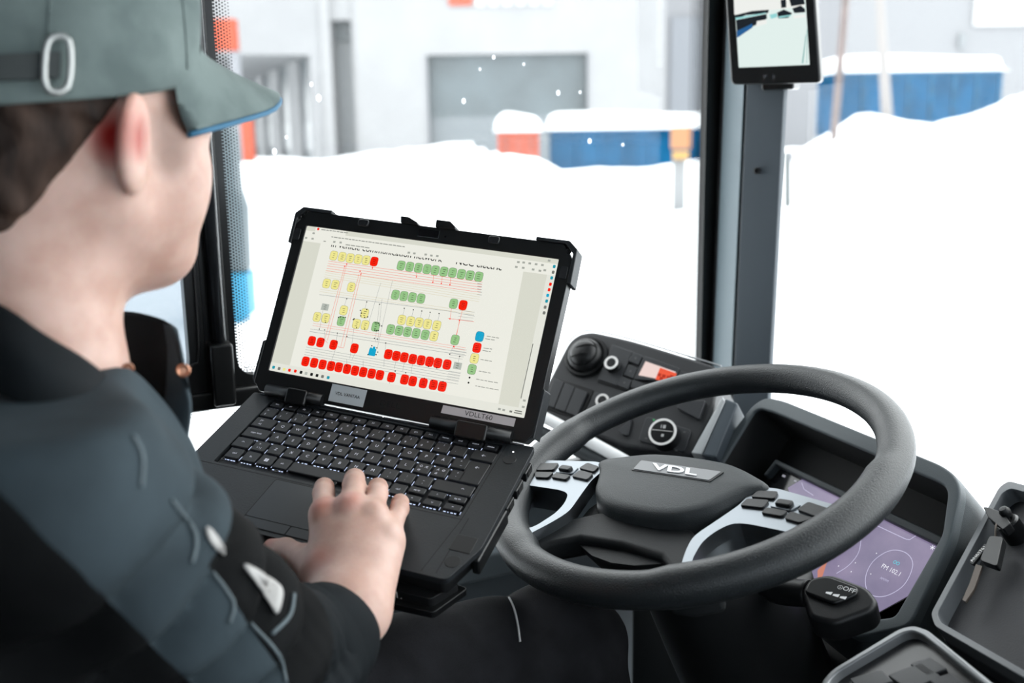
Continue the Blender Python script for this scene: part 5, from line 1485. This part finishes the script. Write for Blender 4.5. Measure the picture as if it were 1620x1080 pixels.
def split_plane(a, b, c):
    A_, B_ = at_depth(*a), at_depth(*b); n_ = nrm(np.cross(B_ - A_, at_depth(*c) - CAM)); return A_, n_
sa_, sn_ = split_plane((188, 690, .68), (448, 1065, .76), (310, 855, 1.0))
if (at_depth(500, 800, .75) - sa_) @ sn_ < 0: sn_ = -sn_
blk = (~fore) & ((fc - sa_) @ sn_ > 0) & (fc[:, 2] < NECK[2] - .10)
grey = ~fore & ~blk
# even out the seams between panels and the edge of the painted shade
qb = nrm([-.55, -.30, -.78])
sb_, sm2 = split_plane((20, 800, .60), (300, 1080, .66), (160, 940, 1.0))
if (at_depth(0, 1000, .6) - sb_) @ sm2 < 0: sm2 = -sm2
bck = grey & ((fc - sb_) @ sm2 > 0)  # shade on the jacket's lower left, painted as black cloth
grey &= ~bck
cls = np.where(fore, 2, np.where(blk, 1, np.where(bck, 3, 0)))
ed = np.sort(np.concatenate([F3[:, [0, 1]], F3[:, [1, 2]], F3[:, [2, 3]], F3[:, [3, 0]]]), 1); fid = np.tile(np.arange(len(F3)), 4)
o_ = np.lexsort((ed[:, 1], ed[:, 0])); ed = ed[o_]; fid = fid[o_]
same = (ed[1:] == ed[:-1]).all(1); be = ed[1:][same & (cls[fid[1:]] != cls[fid[:-1]])]
for _ in range(14):
    sm_ = np.zeros_like(V3); ct_ = np.zeros(len(V3))
    for a_, b_ in ((0, 1), (1, 0)): np.add.at(sm_, be[:, a_], V3[be[:, b_]]); np.add.at(ct_, be[:, a_], 1)
    mk_ = ct_ > 1; V3[mk_] += .5 * (sm_[mk_] / ct_[mk_][:, None] - V3[mk_])
wparent(np_mesh('jacket', V3, F3[grey], JGREY)); wparent(np_mesh('jacket_back_shade', V3, F3[bck], JBLK)); wparent(np_mesh('jacket_front', V3, F3[blk], JBLK)); wparent(np_mesh('forearm_sleeve', V3, F3[fore], JDARK))
JB = BVHTree.FromPolygons([tuple(p) for p in V3], [tuple(int(i) for i in q) for q in F3])
def cast(tree, a, b, off=.001):
    d = Vector(ray(a, b)).normalized(); r = tree.ray_cast(Vector(CAM), d)
    if r[0] is None: return None
    n = r[1] if r[1].dot(d) < 0 else -r[1]
    return np.array(r[0] + n * off)
def decal(name, outline, m, tree, par, n=8, off=.0015, thick=.0012):
    """a strip sewn onto a surface: points found on the surface itself"""
    o2 = smooth_path([(x, y, 0) for x, y in outline], 4, closed=True); c = np.mean(np.array(o2), 0)
    v, f = [], []
    rr_ = [0, .35, .7, 1.0]; m_ = len(o2)
    for s in rr_:
        for p in o2:
            q = c + (p - c) * s; h = cast(tree, q[0], q[1], off)
            if h is None: return None
            v.append(h)
    for i in range(len(rr_) - 1):
        for k in range(m_): f.append((i * m_ + k, i * m_ + (k + 1) % m_, (i + 1) * m_ + (k + 1) % m_, (i + 1) * m_ + k))
    o = pydata(name, v, f, m, None, smooth=True); sm = o.modifiers.new('solid', 'SOLIDIFY'); sm.thickness = thick; sm.offset = 0
    return wparent(o, par)
def seam(name, pts, r, m, tree, par, off=.0008, n=5):
    P = [cast(tree, a, b, off) for a, b, _ in smooth_path([(x, y, 0) for x, y in pts], n)]
    P = [p for p in P if p is not None]
    # break where the line jumps to another surface
    runs, cur_ = [], [P[0]]
    for p in P[1:]:
        if np.linalg.norm(p - cur_[-1]) > .03: runs.append(cur_); cur_ = [p]
        else: cur_.append(p)
    runs.append(cur_)
    for rn in runs:
        if len(rn) > 2: wparent(tube(name, rn, r, m, None, n=6), par)
decal('reflective_patch', [(324, 837), (334, 841), (355, 872), (352, 879), (331, 858)], REFL, JB, pb)
decal('reflective_patch', [(382, 897), (397, 900), (436, 925), (445, 943), (436, 973), (422, 953), (397, 918)], REFL, JB, pb, off=.003)
PIPE = mat('jacket_piping', (.11, .14, .155), rough=.7)
seam('piping', [(464, 940), (457, 974), (429, 1003)], .0016, PIPE, JB, pb)
seam('piping', [(210, 690), (224, 722), (222, 770)], .0013, PIPE, JB, pb)
seam('piping', [(270, 790), (308, 845), (303, 890)], .0013, PIPE, JB, pb)
seam('piping', [(335, 905), (368, 950), (362, 985)], .0013, PIPE, JB, pb)
seam('piping', [(395, 985), (440, 1035), (452, 1078)], .0013, PIPE, JB, pb)
# cuff round the wrist
cdir = nrm(WR - JE); c0 = JW - cdir * .02
rings = sweep_rings([c0, c0 + cdir * .012, c0 + cdir * .026, c0 + cdir * .027, c0 + cdir * .012], [.048, .049, .0485, .044, .042], 28, up=LF.z)
wparent(loft('cuff', rings, JDARK, None))

def patch(name, rows, m, par, thick=.004, k=5):
    """a cloth piece through (px, py, distance) control points"""
    R_ = [[at_depth(*c) for c in r] for r in rows]
    R_ = [smooth_path(r, k) for r in R_]
    cols = list(zip(*R_)); cols = [smooth_path(c, k) for c in cols]
    nu, nv = len(cols), len(cols[0]); v = [p for c in cols for p in c]
    f = [(i * nv + j, (i + 1) * nv + j, (i + 1) * nv + j + 1, i * nv + j + 1) for i in range(nu - 1) for j in range(nv - 1)]
    o = pydata(name, v, f, m, None, smooth=True); sm = o.modifiers.new('solid', 'SOLIDIFY'); sm.thickness = thick; sm.offset = 0
    return wparent(o, par)
# collar: near side round the back of the neck, far flap standing open
patch('collar', [[(-70, 470, .69), (0, 484, .665), (67, 530, .655), (135, 572, .668), (172, 606, .70), (186, 640, .735)],
                 [(-80, 520, .67), (-5, 545, .640), (70, 590, .632), (140, 628, .648), (180, 655, .69), (196, 690, .73)],
                 [(-90, 600, .66), (-10, 620, .632), (70, 655, .622), (140, 690, .640), (185, 712, .69), (205, 735, .73)]], JDARK, pb)
patch('collar_flap', [[(178, 494, .83), (220, 497, .825), (262, 508, .81), (277, 520, .79)],
                      [(180, 550, .80), (215, 552, .80), (255, 570, .79), (284, 575, .775)],
                      [(186, 610, .775), (215, 615, .78), (262, 640, .775), (298, 640, .765)],
                      [(196, 690, .75), (230, 700, .755), (265, 715, .755), (292, 722, .755)]], JBLK, pb)
patch('collar_front', [[(262, 512, .808), (276, 520, .785), (279, 540, .775)],
                       [(268, 560, .785), (288, 580, .768), (292, 600, .762)],
                       [(262, 640, .77), (290, 650, .757), (302, 650, .755)],
                       [(240, 720, .75), (272, 730, .748), (290, 735, .748)]], JGREY, pb)
patch('throat_facing', [[(176, 560, .735), (186, 570, .74), (200, 585, .745)], [(182, 640, .735), (200, 650, .738), (222, 660, .742)], [(196, 730, .73), (222, 735, .733), (250, 742, .738)]], JGREY, pb)
cop = mat('snap_copper', (.45, .22, .14), rough=.35, metal=.8)
for a, b, d, r in ((290, 586, .757, .0052), (203, 583, .738, .0042)):
    sf = Frame(at_depth(a, b, d), [1, 0, 0], CAM - at_depth(a, b, d))
    o = lathe('snap_button', [(r, -.003), (r, .001), (r * .8, .0022), (r * .5, .001), (r * .45, -.0005), (0, -.0005)], cop, None, n=20); o.matrix_world = sf.mat(); bpy.context.view_layer.update(); wparent(o)

# ---- trousers
TRO = mat('trouser_black', (.008, .0083, .010), rough=.9, var=.25, vscale=30, bump=.6, bscale=1300, spec=.12)
HIP = at_depth(330, 1190, .88); KNE = at_depth(885, 1032, 1.10); HPL = HIP + L * .22 - Z * .01; KNL = KNE + L * .30 - F * .20 - Z * .05
FOO = KNE + F * .12 + Z * (.10 - KNE[2]); FOL = KNL + F * .12 + Z * (.10 - KNL[2])
def sd_tro(P):
    fold = .004 * np.sin(((P - KNE) @ nrm(KNE - HIP)) * 60 + 3 * np.sin(P[:, 2] * 30)) * np.exp(-np.sum((P - KNE) ** 2, 1) / .02)
    d = smin(s_cone(P, HIP, KNE, .088, .068), s_cone(P, KNE, FOO, .066, .055), .03) - fold
    d2 = smin(s_cone(P, HPL, KNL, .088, .066), s_cone(P, KNL, FOL, .064, .055), .03)
    d = smin(d, d2, .02)
    return smin(d, s_cone(P, HIP + Z * .02, HPL + Z * .02, .10, .10), .05)
V4, F4 = polygonize(sd_tro, (-.55, .4, .04), (.35, 1.6, .95), .006, 4)
wparent(np_mesh('trousers', V4, F4, TRO))
TB = BVHTree.FromPolygons([tuple(p) for p in V4], [tuple(int(i) for i in q) for q in F4])
seam('stitching', [(772, 938), (785, 934), (800, 940), (811, 958), (818, 985), (822, 1015)], .0011, mat('thread', (.5, .5, .5), rough=.7), TB, pb)
SHO = mat('shoe_black', (.01, .01, .01), rough=.5)
for ft in (FOO, FOL):
    sdf = lambda P, ft=ft: smin(s_cone(P, ft + Z * -.045, ft + F * .16 - Z * .055, .048, .040), s_cone(P, ft, ft - Z * .05, .05, .045), .03)
    Vs, Fs = polygonize(lambda P, g=sdf: smax(g(P), -(P[:, 2] - .012), .004), ft - .22, ft + .26, .008, 3)
    wparent(np_mesh('shoe', Vs, Fs, SHO))
# ---- driver's seat under the person
st_ = HIP * .5 + HPL * .5
SEF = Frame(np.array([st_[0], st_[1], 0]), F, Z)
seat = empty('driver_seat', SEF, 'black driver seat underneath the seated person', 'seat')
SEM = mat('seat_cloth', (.02, .021, .024), rough=.9, bump=.4, bscale=600, spec=.12)
box('cushion', (.05, 0, .52), (.50, .50, .12), SEM, seat, bevel=.04, seg=3)
box('pedestal', (.05, 0, .23), (.36, .36, .46), BLACK, seat, bevel=.02)
bkr = box('backrest', (-.30, 0, .84), (.10, .46, .56), SEM, seat, bevel=.04, seg=3)
